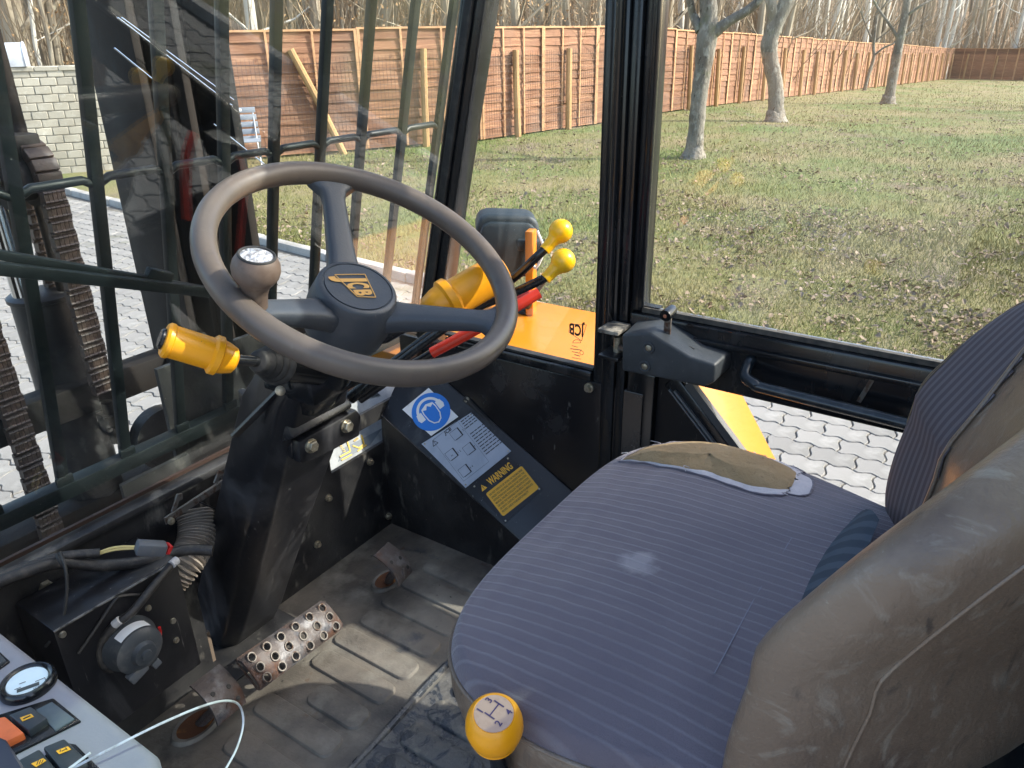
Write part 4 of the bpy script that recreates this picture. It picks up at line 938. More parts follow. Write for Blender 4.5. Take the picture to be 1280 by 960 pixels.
fs = [(i * KV + j, (i + 1) * KV + j, (i + 1) * KV + j + 1, i * KV + j + 1) for i in range(KA - 1) for j in range(KV - 1) if ins((i + .5) / (KA - 1), (j + .5) / (KV - 1))]
m.add(vs, fs); m.build('backrest_cloth', M['back_fabric'], seat, ang=80)
m = MB(); m.tube([back(R(212), .02 + .88 * k / 40, .0005) for k in range(41)], .0016, 6); m.build('backrest_welt', M['vinyl'], seat, ang=70)
m = MB(); pts = []
for k in range(73):
    t = 2 * math.pi * k / 72; c, s = math.cos(t), math.sin(t)
    u = .54 + .455 * math.copysign(abs(c) ** (2 / 2.6), c); w = .5 + .49 * math.copysign(abs(s) ** (2 / 2.4), s); pts.append(back(R(82 - 76 * min(u, 1)), .13 + .78 * w, .003))
m.tube(pts, .0026, 6, cap=False); m.build('backrest_piping', M['vinyl'], seat)
m = MB(); lp = [back(R(24), .45, .0035), back(R(22), .56, .0035), back(R(22), .64, .0035), back(R(25), .69, .0035), back(R(30), .66, .0035), back(R(31), .57, .0035), back(R(31), .5, .0035)]; m.tube(smooth_path(lp, 5), .0007, 5); m.build('stitched_label', mat('tan_stitching', (.22, .16, .10), .8), seat)
m = MB(); m.box((.50, -.06, .02), (.90, .36, .40)); m.build('seat_base', M['rubber'], seat, bev=.03)
m = MB(); m.tube(smooth_path([V((.45, .20, .40)), V((.42, .22, .385)), V((.415, .26, .37)), V((.44, .29, .36))], 5), .018, 10); m.build('adjuster', M['frame'], seat)
m = MB(); m.box((.50, -.10, .36), (.90, -.02, .52)); m.build('seat_frame', M['frame'], seat, bev=.01)
m = MB(); m.bar(dep(1.08, 1085, 655), dep(1.05, 1135, 668), .05, .03); m.build('recliner_cover', M['rubber'], seat, bev=.01)
m = MB(); m.lathe([(.006, -.02), (.006, 0), (.0125, .002), (.0135, .008), (.010, .013), (.003, .0145)], dep(1.10, 1078, 641), (0, 0, 1), 20); m.build('white_button', M['white'], seat, ang=60)

# ------------------------------------------------------------------ gear lever beside the seat
gl = thing('gear_lever', 'black stick with round yellow knob printed 1 2 3 4 in front of the seat', 'gear lever', (.37, .36, 0))
gk = dep(.672, 618, 908); gd = V((.02, -.10, 1)).normalized(); gd = (dep(.6565, 617, 888) - gk).normalized()
m = MB(); pr = [(.0115, -.0285), (.0150, -.0265), (.0200, -.0185), (.0212, -.0165), (.0207, -.0155), (.0235, -.009), (.0255, 0), (.0252, .007), (.0235, .0140), (.0205, .0190), (.0180, .0212), (.0176, .0208)]
m.lathe(pr, gk, gd, 40); m.build('knob', M['yellow'], gl, ang=50)
m = MB(); m.lathe([(.0176, .0200), (.0170, .0213), (0, .0216)], gk, gd, 36); m.build('knob_disc', M['knob_disc'], gl)
gc = gk + gd * .0219; g1 = hit(gc, gd, 638, 893) - hit(gc, gd, 606, 875); gx = (hit(gc, gd, 617, 891) - hit(gc, gd, 622, 883)); gx = (hit(gc, gd, 614, 895) - hit(gc, gd, 625, 881)).normalized()
gy = gd.cross(gx).normalized()                      # gx runs from the 3-4 pair to the 1-2 pair
m = MB(); o = hit(gc, gd, 618, 887)
m.bar(o - gx * .0068, o + gx * .0068, .0010, .0004, gd)
for s in (-1, 1): m.bar(o + gx * (.0068 * s) - gy * .0052, o + gx * (.0068 * s) + gy * .0052, .0010, .0004, gd)
tx, ty = -gy, gx; up_ = (hit(gc, gd, 606, 876) - hit(gc, gd, 624, 901))
for ch, x, y in (('3', 611, 875), ('1', 600, 888), ('4', 636, 890), ('2', 623, 904)):
    p = hit(gc, gd, x, y); ex = (hit(gc, gd, 608, 892) - hit(gc, gd, 600, 878)) if False else (hit(gc, gd, 614, 868) - hit(gc, gd, 605, 880))
    ey = gd.cross(ex).normalized(); put_text(m, ch, p - ey * .003, ex, ey, .0062, center=True, bold=.015)
m.build('shift_pattern', M['ink'], gl, smooth=False)
m = MB(); m.lathe([(.0105, -.036), (.0115, -.028)], gk, gd, 20); m.build('collar', M['bolt'], gl)
m = MB(); m.tube(smooth_path([gk - gd * .030, gk - gd * .10, V((.40, .36, .22)), V((.37, .36, 0))], 6), .0095, 14); m.build('stick', M['frame'], gl)

# ------------------------------------------------------------------ grey instrument console, bottom left
con = thing('switch_console', 'grey plastic console with round hour meter and rocker switches at the bottom left', 'console', (.10, .65, 0))
ZC = .50
cn = lambda x, y, o=0: at(2, ZC + o, x, y)
e0, e1 = cn(-30, 762), cn(196, 938)
m = MB(); q = [V((-.06, e0.y + .08, ZC)), V((e0.x, e0.y + .08, ZC)), V((e1.x, e1.y, ZC)), V((e1.x - .010, e1.y - .022, ZC)), V((e1.x - .03, e1.y - .03, ZC)), V((-.06, e1.y - .03, ZC))]
m.prism(q, (0, 0, -.12)); m.build('console_body', M['console'], con, bev=.012, seg=4)
gm = cn(36, 857); 
m = MB(); m.lathe([(.0225, -.004), (.0242, .001), (.0238, .006), (.0215, .0085), (.0185, .0078), (.0175, .005)], gm, (0, 0, 1), 44); m.build('gauge_bezel', M['frame'], con, ang=60)
m = MB(); m.lathe([(.0176, .0049), (.0172, .0062), (0, .0064)], gm, (0, 0, 1), 40); m.build('gauge_dial', M['dial'], con)
gxu = (cn(47, 853) - cn(21, 865)).normalized(); gyu = V((0, 0, 1)).cross(gxu)
m = MB(); m.bar(cn(21, 864, .0068), cn(49, 854, .0068), .0042, .0004, (0, 0, 1)); m.build('gauge_counter', M['lcd'], con, smooth=False)
m = MB(); put_text(m, 'JCB', cn(41, 863, .0069), gxu, gyu, .0028, shear=.2); 
for (a, b_) in (((24, 855), (32, 852)), ((18, 862), (26, 859)), ((44, 852), (56, 847)), ((56, 847), (58, 853))): m.bar(cn(*a, .0069), cn(*b_, .0069), .0005, .0003, (0, 0, 1))
m.build('gauge_print', M['print'], con, smooth=False)
def fr(name, c, m_, o, h, bev=.0015, mb=None):
    m = mb or MB(); m.prism([cn(x, y, o) for x, y in c], (0, 0, h)); return m.build(name, m_, con, bev=bev)
fr('switch_bezel', ((-30, 935), (-10, 899), (68, 875), (103, 904), (5, 953), (-10, 960)), M['frame'], -.001, .0035, .002)
fr('blank_plate', ((46, 890), (66, 880), (94, 901), (70, 916)), M['switch_blank'], .0012, .003, .0006)
fr('rocker_switch', ((14, 903), (42, 892), (63, 907), (39, 923)), M['switch'], .001, .0095, .0018)
fr('rocker_switch', ((-25, 912), (10, 904), (34, 925), (14, 935), (-25, 950)), M['orange'], .001, .0090, .0018)
fr('switch_label', ((25, 897.5), (39, 892.5), (42.5, 896), (28, 902)), M['label_yellow'], .0108, .0004, 0)
m = MB(); m.bar(cn(29, 898.5, .0115), cn(38, 894.5, .0115), .0012, .0003, (0, 0, 1)); m.build('label_mark', M['print'], con, smooth=False)
m = MB(); m.bar(cn(47, 883, .0005), cn(63, 875, .0005), .0012, .001, (0, 0, 1)); m.build('surface_crack', M['rubber'], con, smooth=False)
fr('switch_bezel', ((20, 975), (60, 945), (84, 931), (96, 933), (128, 965), (110, 990), (40, 1000)), M['frame'], -.001, .0035, .002)
fr('rocker_switch', ((57, 944), (84, 933), (112, 960), (90, 985)), M['switch'], .001, .0100, .0018)
fr('rocker_switch', ((24, 962), (53, 946), (85, 985), (40, 1000)), M['switch'], .001, .0100, .0018)
fr('switch_label', ((70, 939), (85, 933), (89, 937), (74, 943)), M['label_yellow'], .0114, .0004, 0)
fr('switch_label', ((39, 955), (54, 948), (58, 951), (45, 959)), M['label_yellow'], .0114, .0004, 0)
m = MB()
for a, b_ in (((75, 940), (76, 937)), ((77, 939), (83, 936)), ((84, 937), (82, 934.5)), ((46, 956), (48, 950)), ((49, 955), (51, 950)), ((52, 954), (54, 949.5))): m.bar(cn(*a, .012), cn(*b_, .012), .0005, .0003, (0, 0, 1))
m.build('label_mark', M['print'], con, smooth=False)
fr('switch_bezel', ((-30, 830), (0, 816), (14, 829), (-15, 850)), M['frame'], -.001, .0035, .002); fr('rocker_switch', ((-25, 826), (-1, 819), (9, 829), (-12, 842)), M['switch'], .001, .004, .001)
ar = thing('black_lever_base', 'black plastic lever moulding cut off at the lower left corner beside the orange switch', 'lever', tuple(cn(10, 965)))
m = MB(); m.prism([dep(.60, -30, 905), dep(.595, 8, 921), dep(.59, 34, 962), dep(.585, 30, 1010), dep(.585, -40, 1010)], (0, 0, -.03)); m.build('lever_moulding', mat('plum_black_plastic', (.02, .02, .032), .35), ar, bev=.006, seg=3)
# white cable arcing out of the console
wc_ = thing('white_cable', 'thin white cable end arcing out from the grey console over the floor', 'cable', tuple(cn(98, 955)))
m = MB(); m.tube(smooth_path([cn(90, 961, .012), cn(130, 940, .03), cn(200, 905, .04), cn(255, 882, .03), cn(285, 876, .0), cn(300, 883, -.03), cn(304, 905, -.05), cn(296, 935, -.05), cn(280, 965, -.05)], 7), .00105, 8); m.build('cable', M['wire_white'], wc_)
m = MB(); m.tube([cn(86, 961, .014), cn(113, 941, .02)], .0011, 8); m.build('cable_tail', M['wire_white'], wc_)

# ------------------------------------------------------------------ heater box with fan motor, hoses and wiring
hb = thing('heater_box', 'black sheet metal heater box with a round fan motor under the windscreen', 'heater', (.40, .99, 0))
HY, HZ = .93, .352
hx0, hx1 = at(1, HY, 67, 791).x, at(1, HY, 221, 701).x
m = MB(); m.box((hx0, HY, HZ - .205), (hx1, 1.030, HZ)); m.build('case', M['black_scuffed'], hb, bev=.0025)
hf = lambda x, y, o=0: at(1, HY - o, x, y)
ht = lambda x, y, o=0: at(2, HZ + o, x, y)
m = MB(); m.bar(ht(67, 790, .0005), ht(221, 700, .0005), .003, .002); m.build('worn_seam', mat('worn_seam_edge', (.16, .155, .15), .6, layers=[((.02, .02, .02), 60, .45, .6)]), hb)
fc = hf(160, 803)
m = MB(); m.lathe([(.040, 0), (.040, .006), (.036, .012), (.034, .030), (.026, .036), (.018, .037), (.016, .043), (.0155, .044), (.008, .044), (.007, .048), (.0, .049)], fc, (0, -1, 0), 40); m.build('fan_motor', M['motor'], hb, ang=40)
m = MB(); m.grid(lambda u, v: fc + V((math.sin(R(-35 + 75 * u)) * .0365, -.012 - .017 * v, math.cos(R(-35 + 75 * u)) * .0365)), 12, 2); m.build('motor_label', M['white'], hb, fix=False)
m = MB(); m.tube([fc + V((.041 * math.cos(a), -.014, .041 * math.sin(a))) for a in np.linspace(R(-75), R(5), 10)], .0022, 8); m.build('red_wire', M['wire_red'], hb)
m = MB(); m.obox(fc + V((-.012, -.030, -.030)), V((.85, 0, .3)).normalized(), (0, 1, 0), V((-.3, 0, .85)).normalized(), .014, .006, .008); m.build('connector_block', M['connector'], hb, bev=.002)
m = MB(); m.obox(fc + V((.018, -.024, -.040)), V((.85, 0, .3)).normalized(), (0, 1, 0), V((-.3, 0, .85)).normalized(), .006, .005, .006); m.build('connector_block', M['connector'], hb, bev=.001)
for x, y in ((78, 793), (216, 776), (186, 820), (220, 800), (185, 760)):
    m = MB(); m.lathe([(.0048, 0), (.0040, .003)], hf(x, y, .0002), (0, -1, 0), 12); m.build('screw', M['bolt'], hb)
for x, y in ((190, 790), (172, 832)):
    m = MB(); m.lathe([(.005, 0), (.004, .004)], hf(x, y, .012), (0, -1, 0), 12); m.build('screw', M['bolt'], hb)
m = MB(); m.tube(smooth_path([hf(98, 817, .003), hf(120, 785, .004), hf(142, 752, .004), hf(152, 745, .004), hf(190, 742, .003)], 5), .0022, 6); m.build('pressed_edge', M['black_dirty'], hb)
wh = thing('wiring_harness', 'dusty black wiring harness with grey plug and yellow wires above the heater box', 'wiring', tuple(dep(1.05, 70, 705)))
m = MB(); m.tube(smooth_path([dep(1.0, -20, 735), dep(1.03, 40, 712), dep(1.06, 80, 703), dep(1.09, 130, 707), dep(1.13, 190, 700), dep(1.16, 230, 688), dep(1.17, 266, 688)], 6), .0085, 12); m.build('harness', M['wire_black'], wh)
m = MB(); m.tube(smooth_path([dep(1.01, -20, 726), dep(1.04, 40, 706), dep(1.06, 80, 695), dep(1.08, 125, 691)], 5), .0065, 10); m.build('harness', M['wire_black'], wh)
for o in (0, 2.2):
    m = MB(); m.tube(smooth_path([dep(1.08, 124, 690 + o), dep(1.08, 145, 684 + o * 1.4), dep(1.085, 172, 683 + o)], 5), .0017, 8); m.build('yellow_wire', M['wire_yellow'], wh)
m = MB(); m.bar(dep(1.075, 170, 684), dep(1.10, 207, 686), .020, .018); m.build('plug', M['connector'], wh, bev=.003)
m = MB(); m.bar(dep(1.105, 207, 685), dep(1.11, 212, 686), .016, .014); m.build('plug_seal', M['wire_red'], wh, bev=.002)
m = MB(); m.tube(smooth_path([dep(1.045, 75, 690), dep(1.035, 82, 712), dep(1.03, 83, 745), dep(1.02, 75, 785), dep(1.02, 57, 808)], 6), .0022, 7); m.build('cable_tie', M['rubber'], wh)
m = MB(); m.torus(dep(1.05, 77, 702), V((.9, -.3, .2)), .011, .0028, 20, 8); m.build('tie_loop', M['rubber'], wh)
fl = thing('fan_lead', 'black sleeved lead running down from the harness to the fan motor', 'cable', tuple(hf(218, 708, .01)))
m = MB(); m.tube(smooth_path([dep(1.12, 215, 705), dep(1.09, 190, 735), dep(1.07, 165, 765), dep(1.06, 140, 785), dep(1.06, 124, 810), dep(1.07, 130, 832), dep(1.09, 140, 838)], 7), .006, 10); m.build('sleeve', M['wire_black'], fl)
for (a, b_) in (((1.115, 214, 706), (1.125, 221, 700)), ((1.06, 143, 781), (1.06, 150, 775))):
    m = MB(); m.tube([dep(*a), dep(*b_)], .0062, 10); m.build('grey_tape', mat('grey_tape', (.5, .5, .5), .6), fl)
m = MB(); m.tube(smooth_path([dep(1.10, 152, 772), dep(1.08, 118, 800), dep(1.08, 110, 818), dep(1.09, 122, 838), dep(1.10, 138, 842)], 6), .0016, 6); m.build('loop_wire', M['wire_black'], fl)
du = thing('air_duct', 'dusty beige corrugated air hose between bulkhead bracket and heater box', 'hose', tuple(at(1, .98, 240, 690)))
pth = smooth_path([at(1, 1.02, 243, 640), at(1, 1.005, 246, 660), at(1, .99, 243, 682), at(1, .98, 232, 702), at(1, .985, 215, 722), at(1, .99, 200, 735)], 7)
m = MB(); pp_ = []; rr_ = []
for i in range(len(pth) - 1):
    for k in range(3): pp_.append(pth[i].lerp(pth[i + 1], k / 3))
rr_ = [.0250 + .0042 * (1 if i % 4 < 2 else -1) * (1 if i % 2 else .8) for i in range(len(pp_))]
m.tube(pp_, rr_, 22); m.build('hose', M['duct'], du, ang=80)
br = thing('bracket_bar', 'bare edged steel bracket bar with clips bolted above the corrugated hose', 'bracket', tuple(at(1, 1.0, 250, 625)))
BY = .985; bq = lambda x, y, o=0: at(1, BY + o, x, y)
m = MB(); m.prism([bq(206, 648), bq(290, 594), bq(290, 601), bq(208, 656)], (0, .003, 0)); m.prism([bq(206, 648, .001), bq(290, 594, .001), bq(288, 592, .02), bq(206, 646, .02)], (0, 0, -.002)); m.build('flat_bar', M['worn_edge'], br)
m = MB(); m.bar(bq(250, 628, -.002), bq(286, 643, -.002), .002, .011, (0, 1, 0)); m.bar(bq(285, 642, -.003), bq(297, 664, -.003), .002, .009, (0, 1, 0)); m.build('angle_piece', M['black_scuffed'], br)
m = MB(); m.prism([bq(215, 640, .004), bq(222, 618, .004), bq(228, 617, .004), bq(229, 624, .004), bq(224, 626, .004), bq(219, 642, .004)], (0, .003, 0)); m.build('clip', M['worn_edge'], br)
m = MB(); m.prism([bq(268, 604, .003), bq(274, 588, .003), bq(287, 593, .003), bq(283, 602, .003), bq(278, 600, .003), bq(276, 594, .003), bq(272, 605, .003)], (0, .003, 0)); m.build('clip', M['worn_edge'], br)
m = MB(); m.lathe([(.0055, 0), (.0055, .004), (.003, .005)], bq(213, 651, -.0005), (0, -1, 0), 14); m.build('bolt', M['bolt'], br)
m = MB(); m.lathe([(.010, 0), (.008, .006)], at(1, 1.0398, 57, 733), (0, -1, 0), 6); m.build('bolt', M['bolt'], cab)
m = MB(); m.box((.575, 1.06, .0065), (.582, 1.085, .075)); m.build('tan_strip', mat('tan_strip', (.16, .12, .09), .7), cab)

# ------------------------------------------------------------------ wiper, window guard
wi = thing('windscreen_wiper', 'black windscreen wiper lying across the left of the windscreen', 'wiper', tuple(wz(.64, .71, .02)))
wq = lambda x, y, o: hit(WSP + WSN * o, WSN, x, y)
m = MB(); m.bar(wq(-25, 314, .030), wq(305, 371, .022), .012, .010, WSN); m.build('wiper_arm', M['guard'], wi, bev=.002)
m = MB(); m.bar(wq(-25, 333, .016), wq(262, 365, .013), .016, .010, WSN); m.bar(wq(-25, 327, .02), wq(240, 359, .02), .005, .012, WSN); m.build('wiper_blade', M['guard'], wi, bev=.002)
m = MB(); m.bar(wq(183, 341, .026), wq(214, 348, .024), .018, .012, WSN); m.build('blade_clip', M['guard'], wi, bev=.003)
for x, y in ((18, 321), (79, 329)):
    m = MB(); m.lathe([(.0035, 0), (.0025, .002)], wq(x, y, .034) , -WSN, 10); m.build('blade_rivet', M['alu'], wi)
gd_ = thing('window_guard', 'dark green black guard of upright bars and a cross rod outside the windscreen', 'guard', (.9, 1.24, .37))
GO = .16
def gz_(X, z, o=0): return V((X, 1.22 - .24 * (z - .40) + o, z))
BX = [.375, .485, .595, .705, .812, .915, 1.024, 1.130, 1.250, 1.368]
for x in BX:
    m = MB(); m.bar(gz_(x, .370), gz_(x, 1.62), .0180, .013, (0, 1, 0)); m.build('guard_bar', M['guard'], gd_, bev=.002)
m = MB(); m.bar(gz_(.05, .372, -.004), gz_(1.395, .372, -.004), .030, .026, (0, 0, 1)); m.build('guard_rail', M['guard'], gd_, bev=.002)
m = MB(); m.bar(gz_(.05, 1.58, -.004), gz_(1.395, 1.58, -.004), .030, .026, (0, 0, 1)); m.build('guard_rail', M['guard'], gd_, bev=.002)
for x in BX[:-1]:
    x2 = BX[BX.index(x) + 1]; m = MB(); m.tube([gz_(x + .008, .862), gz_(x + .02, .868), gz_(x2 - .02, .868), gz_(x2 - .008, .862)], .0065, 10); m.build('cross_rod', M['guard'], gd_)
for x in BX:
    m = MB(); p = gz_(x, .372, -.0); m.obox(p + V((0, -.012, .018)), (1, 0, 0), (0, 1, 0), (0, 0, 1), .014, .004, .010); m.build('weld', M['guard'], gd_, bev=.003)

# ------------------------------------------------------------------ forklift mast
ms = thing('lift_mast', 'greasy steel lift mast with uprights, cylinder, chains and cross beams ahead of the cab', 'mast', (.70, 1.65, -.6))
def mbx(name, a, b_, m_=None, bev=.004):
    m = MB(); m.box(a, b_); return m.build(name, m_ or M['mast'], ms, bev=bev)
for sx, nm in ((1, 0), (-1, 1)):
    X = lambda v: .70 + sx * v
    def bx2(name, u0, u1, y0, y1, m_=None):
        a, c = sorted((X(u0), X(u1))); return mbx(name, (a, y0, -.62), (c, y1, 2.4), m_)
    bx2('inner_upright', .300, .320, 1.60, 1.78); bx2('inner_upright', .321, .362, 1.66, 1.70); bx2('inner_upright', .363, .379, 1.60, 1.78)
    bx2('outer_upright', .380, .400, 1.57, 1.82); bx2('outer_upright', .401, .49, 1.685, 1.715); bx2('outer_upright', .491, .515, 1.57, 1.82)
mbx('cross_beam', (.20, 1.60, .305), (.935, 1.66, .375)); mbx('beam_bracket', (.925, 1.575, .285), (1.02, 1.64, .375), M['black_dirty'])
mbx('cross_beam', (.20, 1.63, .02), (1.0, 1.70, .085)); mbx('cross_beam', (.10, 1.66, -.35), (1.3, 1.74, -.25)); mbx('top_beam', (.1, 1.66, 1.9), (1.3, 1.74, 2.0))
m = MB(); m.lathe([(.060, -1.15), (.060, -.01), (.065, -.008), (.065, .0), (.060, .004), (.030, .01)], (.735, 1.69, .56), (0, 0, 1), 36); m.build('lift_cylinder', M['black_dirty'], ms, ang=40)
m = MB(); m.lathe([(.024, 0), (.024, 1.6)], (.705, 1.69, .56), (0, 0, 1), 24); m.build('piston_rod', M['chrome'], ms)
m = MB(); m.lathe([(.012, 0), (.012, .9)], (.765, 1.655, .56), (0, 0, 1), 12); m.build('hydraulic_pipe', M['mast'], ms)
mbx('anchor_block', (.735, 1.565, .26), (.775, 1.60, .304), M['mast'], .006)
m = MB(); m.lathe([(.075, 0), (.075, .035), (.03, .036)], (.865, 1.60, .19), (0, -1, 0), 30); m.build('tilt_pivot', M['black_dirty'], ms, ang=40)
mbx('tilt_link', (.84, 1.575, .0), (.96, 1.60, .19), M['black_dirty'])
m = MB(); m.tube(smooth_path([V((.93, 1.62, .28)), V((.955, 1.60, .22)), V((.94, 1.59, .10)), V((.99, 1.60, -.1))], 5), .018, 10); m.build('hydraulic_hose', M['rubber'], ms)
for (a, b_) in (((147, 22), (290, 132)), ((152, 22), (292, 125)), ((143, 60), (203, 109)), ((267, 155), (330, 205))):
    m = MB(); m.tube([at(1, 1.565, *a), at(1, 1.565, *b_)], .0016, 6); m.build('reflection_line', M['chrome'], ms)  # bright reflection lines over the mast, built as thin chrome tubes
def leaf_chain(root, x, y, z0, z1, w, sgn=1, name='chain_link'):
    """leaf chain hanging straight; each link its own part, sharing two meshes"""
    p = .029; out = []
    n = int((z0 - z1) / p)
    protos = []
    for kind in (0, 1):
        m = MB(); k = 5; tw = w / 5 * (1 if kind == 0 else .90)
        for i in range(k):
            xx = (i - 2) * tw
            h = p * .70; prof = []
            for q in range(10):
                a = math.pi * q / 9; prof.append(V((xx - tw * .45, .0125 * math.cos(a) * (1 - .25 * (q in (0, 9))), h * .30 + .0080 * math.sin(a))))
            for q in range(10):
                a = math.pi + math.pi * q / 9; prof.append(V((xx - tw * .45, .0125 * math.cos(a) * (1 - .25 * (q in (0, 9))), -h * .30 + .0080 * math.sin(a))))
            m.prism(prof, (tw * .90, 0, 0))
        if kind == 0: 
            for s in (-1, 1): m.tube([V((-w * .53, 0, s * p * .5)), V((w * .53, 0, s * p * .5))], .0055, 8)
        protos.append(m)
    first = [None, None]
    for i in range(n):
        k = i % 2; loc = V((x, y, z0 - i * p))
        if first[k] is None:
            o = protos[k].build(name, M['chain'], None, smooth=False); first[k] = o
        else:
            o = bpy.data.objects.new(name, first[k].data); COL.objects.link(o)
        o.parent = root; o.location = loc - parent_loc(root)
for (lab, x, y, z0, z1, cont) in (('near strand of greasy leaf chain hanging free right of the lift cylinder', .755, 1.575, .80, .33, 1), ('far strand of leaf chain behind the pulley, partly hidden by the lift cylinder', .772, 1.69, .80, -.2, 1),
                               ('leaf chain hanging left of the lift cylinder at the photo edge', .575, 1.575, .80, -.25, 1)):
    ch = thing('leaf_chain', lab, 'chain', (x, y, z1), 'leaf chains of the mast')
    leaf_chain(ch, x, y, z0, z1, .046)
    m = MB(); m.lathe([(.012, -.10), (.012, -.055), (.020, -.054), (.020, -.03), (.012, -.029), (.012, 0)], (x, y, z1), (0, 0, 1), 12); m.build('anchor_bolt', M['mast'], ch)
    if y < 1.6:
        m = MB()                                       # where the chain wraps the pulley
        for k in range(9):
            a = R(0 + 22.5 * k); c = V((x, 1.632 - .058 * math.cos(a), .805 + .058 * math.sin(a)))
            m.obox(c, (1, 0, 0), (0, math.sin(a), math.cos(a)), (0, -math.cos(a), math.sin(a)), .0235, .0118, .011)
        m.build('wrapped_links', M['chain'], ch, bev=.003)
for x in (.722, .60):
    pl = thing('chain_pulley', 'worn steel chain pulley at the top left behind the guard bars' if x > .7 else 'second chain pulley left of the cylinder, mostly out of the picture', 'pulley', (x, 1.632, .80))
    m = MB(); m.lathe([(.012, -.03), (.055, -.028), (.058, -.022), (.045, -.02), (.045, .02), (.058, .022), (.055, .028), (.012, .03)], (x, 1.632, .805), (1, 0, 0), 32); m.build('sheave', M['mast'], pl, ang=40)
    m = MB(); m.box((x - .055, 1.60, .83), (x + .05, 1.66, .885)); m.build('pulley_block', M['mast'], pl, bev=.004)
    m = MB(); m.lathe([(.010, -.06), (.010, .05)], (x, 1.632, .805), (1, 0, 0), 12); m.build('axle', M['bolt'], pl)

# ------------------------------------------------------------------ yellow fender with head lamp
fe = thing('front_fender', 'yellow painted steel front fender outside the right side window', 'fender', (1.5, 1.2, -.2))
m = MB(); yz = [(1.45, .33), (.62, .33), (.60, .318), (.40, .018), (.37, -.03), (.37, -.12), (1.45, -.12)]
m.prism([V((1.29, y, z)) for y, z in yz], (.53, 0, 0)); m.build('fender_top', M['yellow_paint'], fe, bev=.006)
m = MB(); m.box((1.30, .8, -.5), (1.76, 1.44, -.13)); m.build('wheel_arch', M['rubber'], fe)
hl = thing('head_lamp', 'dark teal plastic head lamp housing seen from behind on a yellow upright plate', 'lamp', (1.72, 1.16, .33))
c = dep(2.12, 636, 305); lx, ly = V((.93, .37, 0)).normalized(), V((-.37, .93, 0)).normalized(); lz = V((0, 0, 1))
m = MB(); prof = [(-.088, -.085), (.082, -.085), (.088, .02), (.080, .062), (.060, .078), (-.055, .085), (-.080, .076), (-.088, .05)]
lx = V((.62, -.78, 0)).normalized(); ly = V((.78, .62, 0)).normalized()
m.prism([c + lx * x + lz * z - ly * .01 for x, z in prof], ly * .10); m.build('lamp_housing', M['lamp'], hl, bev=.014, seg=4)
m = MB(); m.prism([c + lx * x * .9 + lz * (z * .92 - .012) - ly * .022 for x, z in prof], ly * .02); m.build('housing_rib', M['lamp'], hl, bev=.008)
m = MB(); m.bar(c + lx * .02 + lz * .005 - ly * .025, c + lx * .095 + lz * .0 - ly * .03, .035, .03); m.build('lamp_mount', M['lamp'], hl, bev=.006)
p0 = at(2, .331, 664, 392); p1 = V((p0.x, p0.y, p0.z + .235))
m = MB(); m.bar(p0, p1, .022, .040, (1, .3, 0)); m.build('lamp_plate', M['yellow_paint'], hl, bev=.003)
m = MB(); m.tube(smooth_path([p1 + V((0, -.02, .0)), p1 + V((.0, -.04, -.05)), p1 + V((-.01, -.02, -.10)), p1 + V((0, -.005, -.06))], 5), .0035, 6); m.build('lamp_cable', M['wire_white'], hl)
ma = thing('mirror_arm', 'thin black arm on an oval foot standing on the yellow fender', 'arm', tuple(at(2, .331, 658, 389)))
q0 = at(2, .331, 657, 389)
m = MB(); m.lathe([(.028, 0), (.026, .006), (.010, .010)], q0, (0, 0, 1), 20); m.build('foot', M['rubber'], ma)
m = MB(); m.tube([q0, dep(2.02, 667, 370), dep(1.98, 684, 345)], .007, 8); m.build('arm', M['rubber'], ma)

# ------------------------------------------------------------------ outdoors: materials
M['paver'] = mat('grey_paver', (.225, .214, .20), .85, layers=[((.19, .18, .165), 2.2, .42, .62), ((.29, .278, .26), 9, .5, .7), ((.15, .138, .12), 36, .60, .72), ((.13, .13, .085), 1.7, .60, .72)], bump=[(120, .25)], isl=.13)
M['joint'] = mat('dark_joint_sand', (.10, .09, .078), .95, layers=[((.16, .145, .12), 8, .45, .65), ((.07, .075, .04), 3, .6, .7)])
M['kerb'] = mat('concrete_kerb', (.36, .345, .32), .9, layers=[((.24, .22, .19), 5, .45, .7)], bump=[(60, .3)])
M['lawn'] = mat('spring_lawn', (.155, .150, .052), .95, layers=[((.215, .170, .085), 1.1, .45, .65), ((.105, .140, .034), .35, .50, .62), ((.16, .120, .080), .8, .58, .70), ((.25, .21, .13), 22, .56, .72)], bump=[(30, .6, None, .02)])
M['blade'] = mat('grass_blade', (.180, .182, .050), .8, layers=[((.265, .225, .095), .45, .42, .60), ((.125, .185, .034), .30, .54, .66), ((.20, .155, .09), 1.3, .58, .70)])
M['leaf'] = mat('dry_leaf', (.19, .135, .085), .8, layers=[((.27, .21, .155), 2.5, .47, .62), ((.11, .068, .042), 7, .52, .68)])
M['soil'] = mat('leaf_litter', (.38, .235, .13), .95, layers=[((.25, .16, .09), .8, .4, .7), ((.40, .28, .17), 6, .5, .75), ((.13, .085, .05), 3, .6, .75)], bump=[(8, 1, None, .05)])
M['slat'] = mat('orange_brown_slat', (.235, .112, .058), .85, layers=[((.22, .105, .060), 1.2, .38, .62, (.6, .6, 3)), ((.40, .225, .125), 3, .50, .72, (.7, .7, 14)), ((.19, .125, .090), .5, .52, .68), ((.16, .075, .045), 9, .62, .72)], bump=[(30, .3, (.2, .2, 3))], isl=.22)
M['batten'] = mat('pale_fence_batten', (.50, .29, .15), .8, layers=[((.38, .20, .10), 8, .45, .7)])
M['post'] = mat('yellow_fence_post', (.40, .245, .105), .8, layers=[((.30, .18, .085), 6, .45, .7, (1, 1, .3)), ((.48, .34, .18), 20, .6, .75)])
M['wire'] = mat('rusty_wire', (.14, .10, .085), .7, .2)
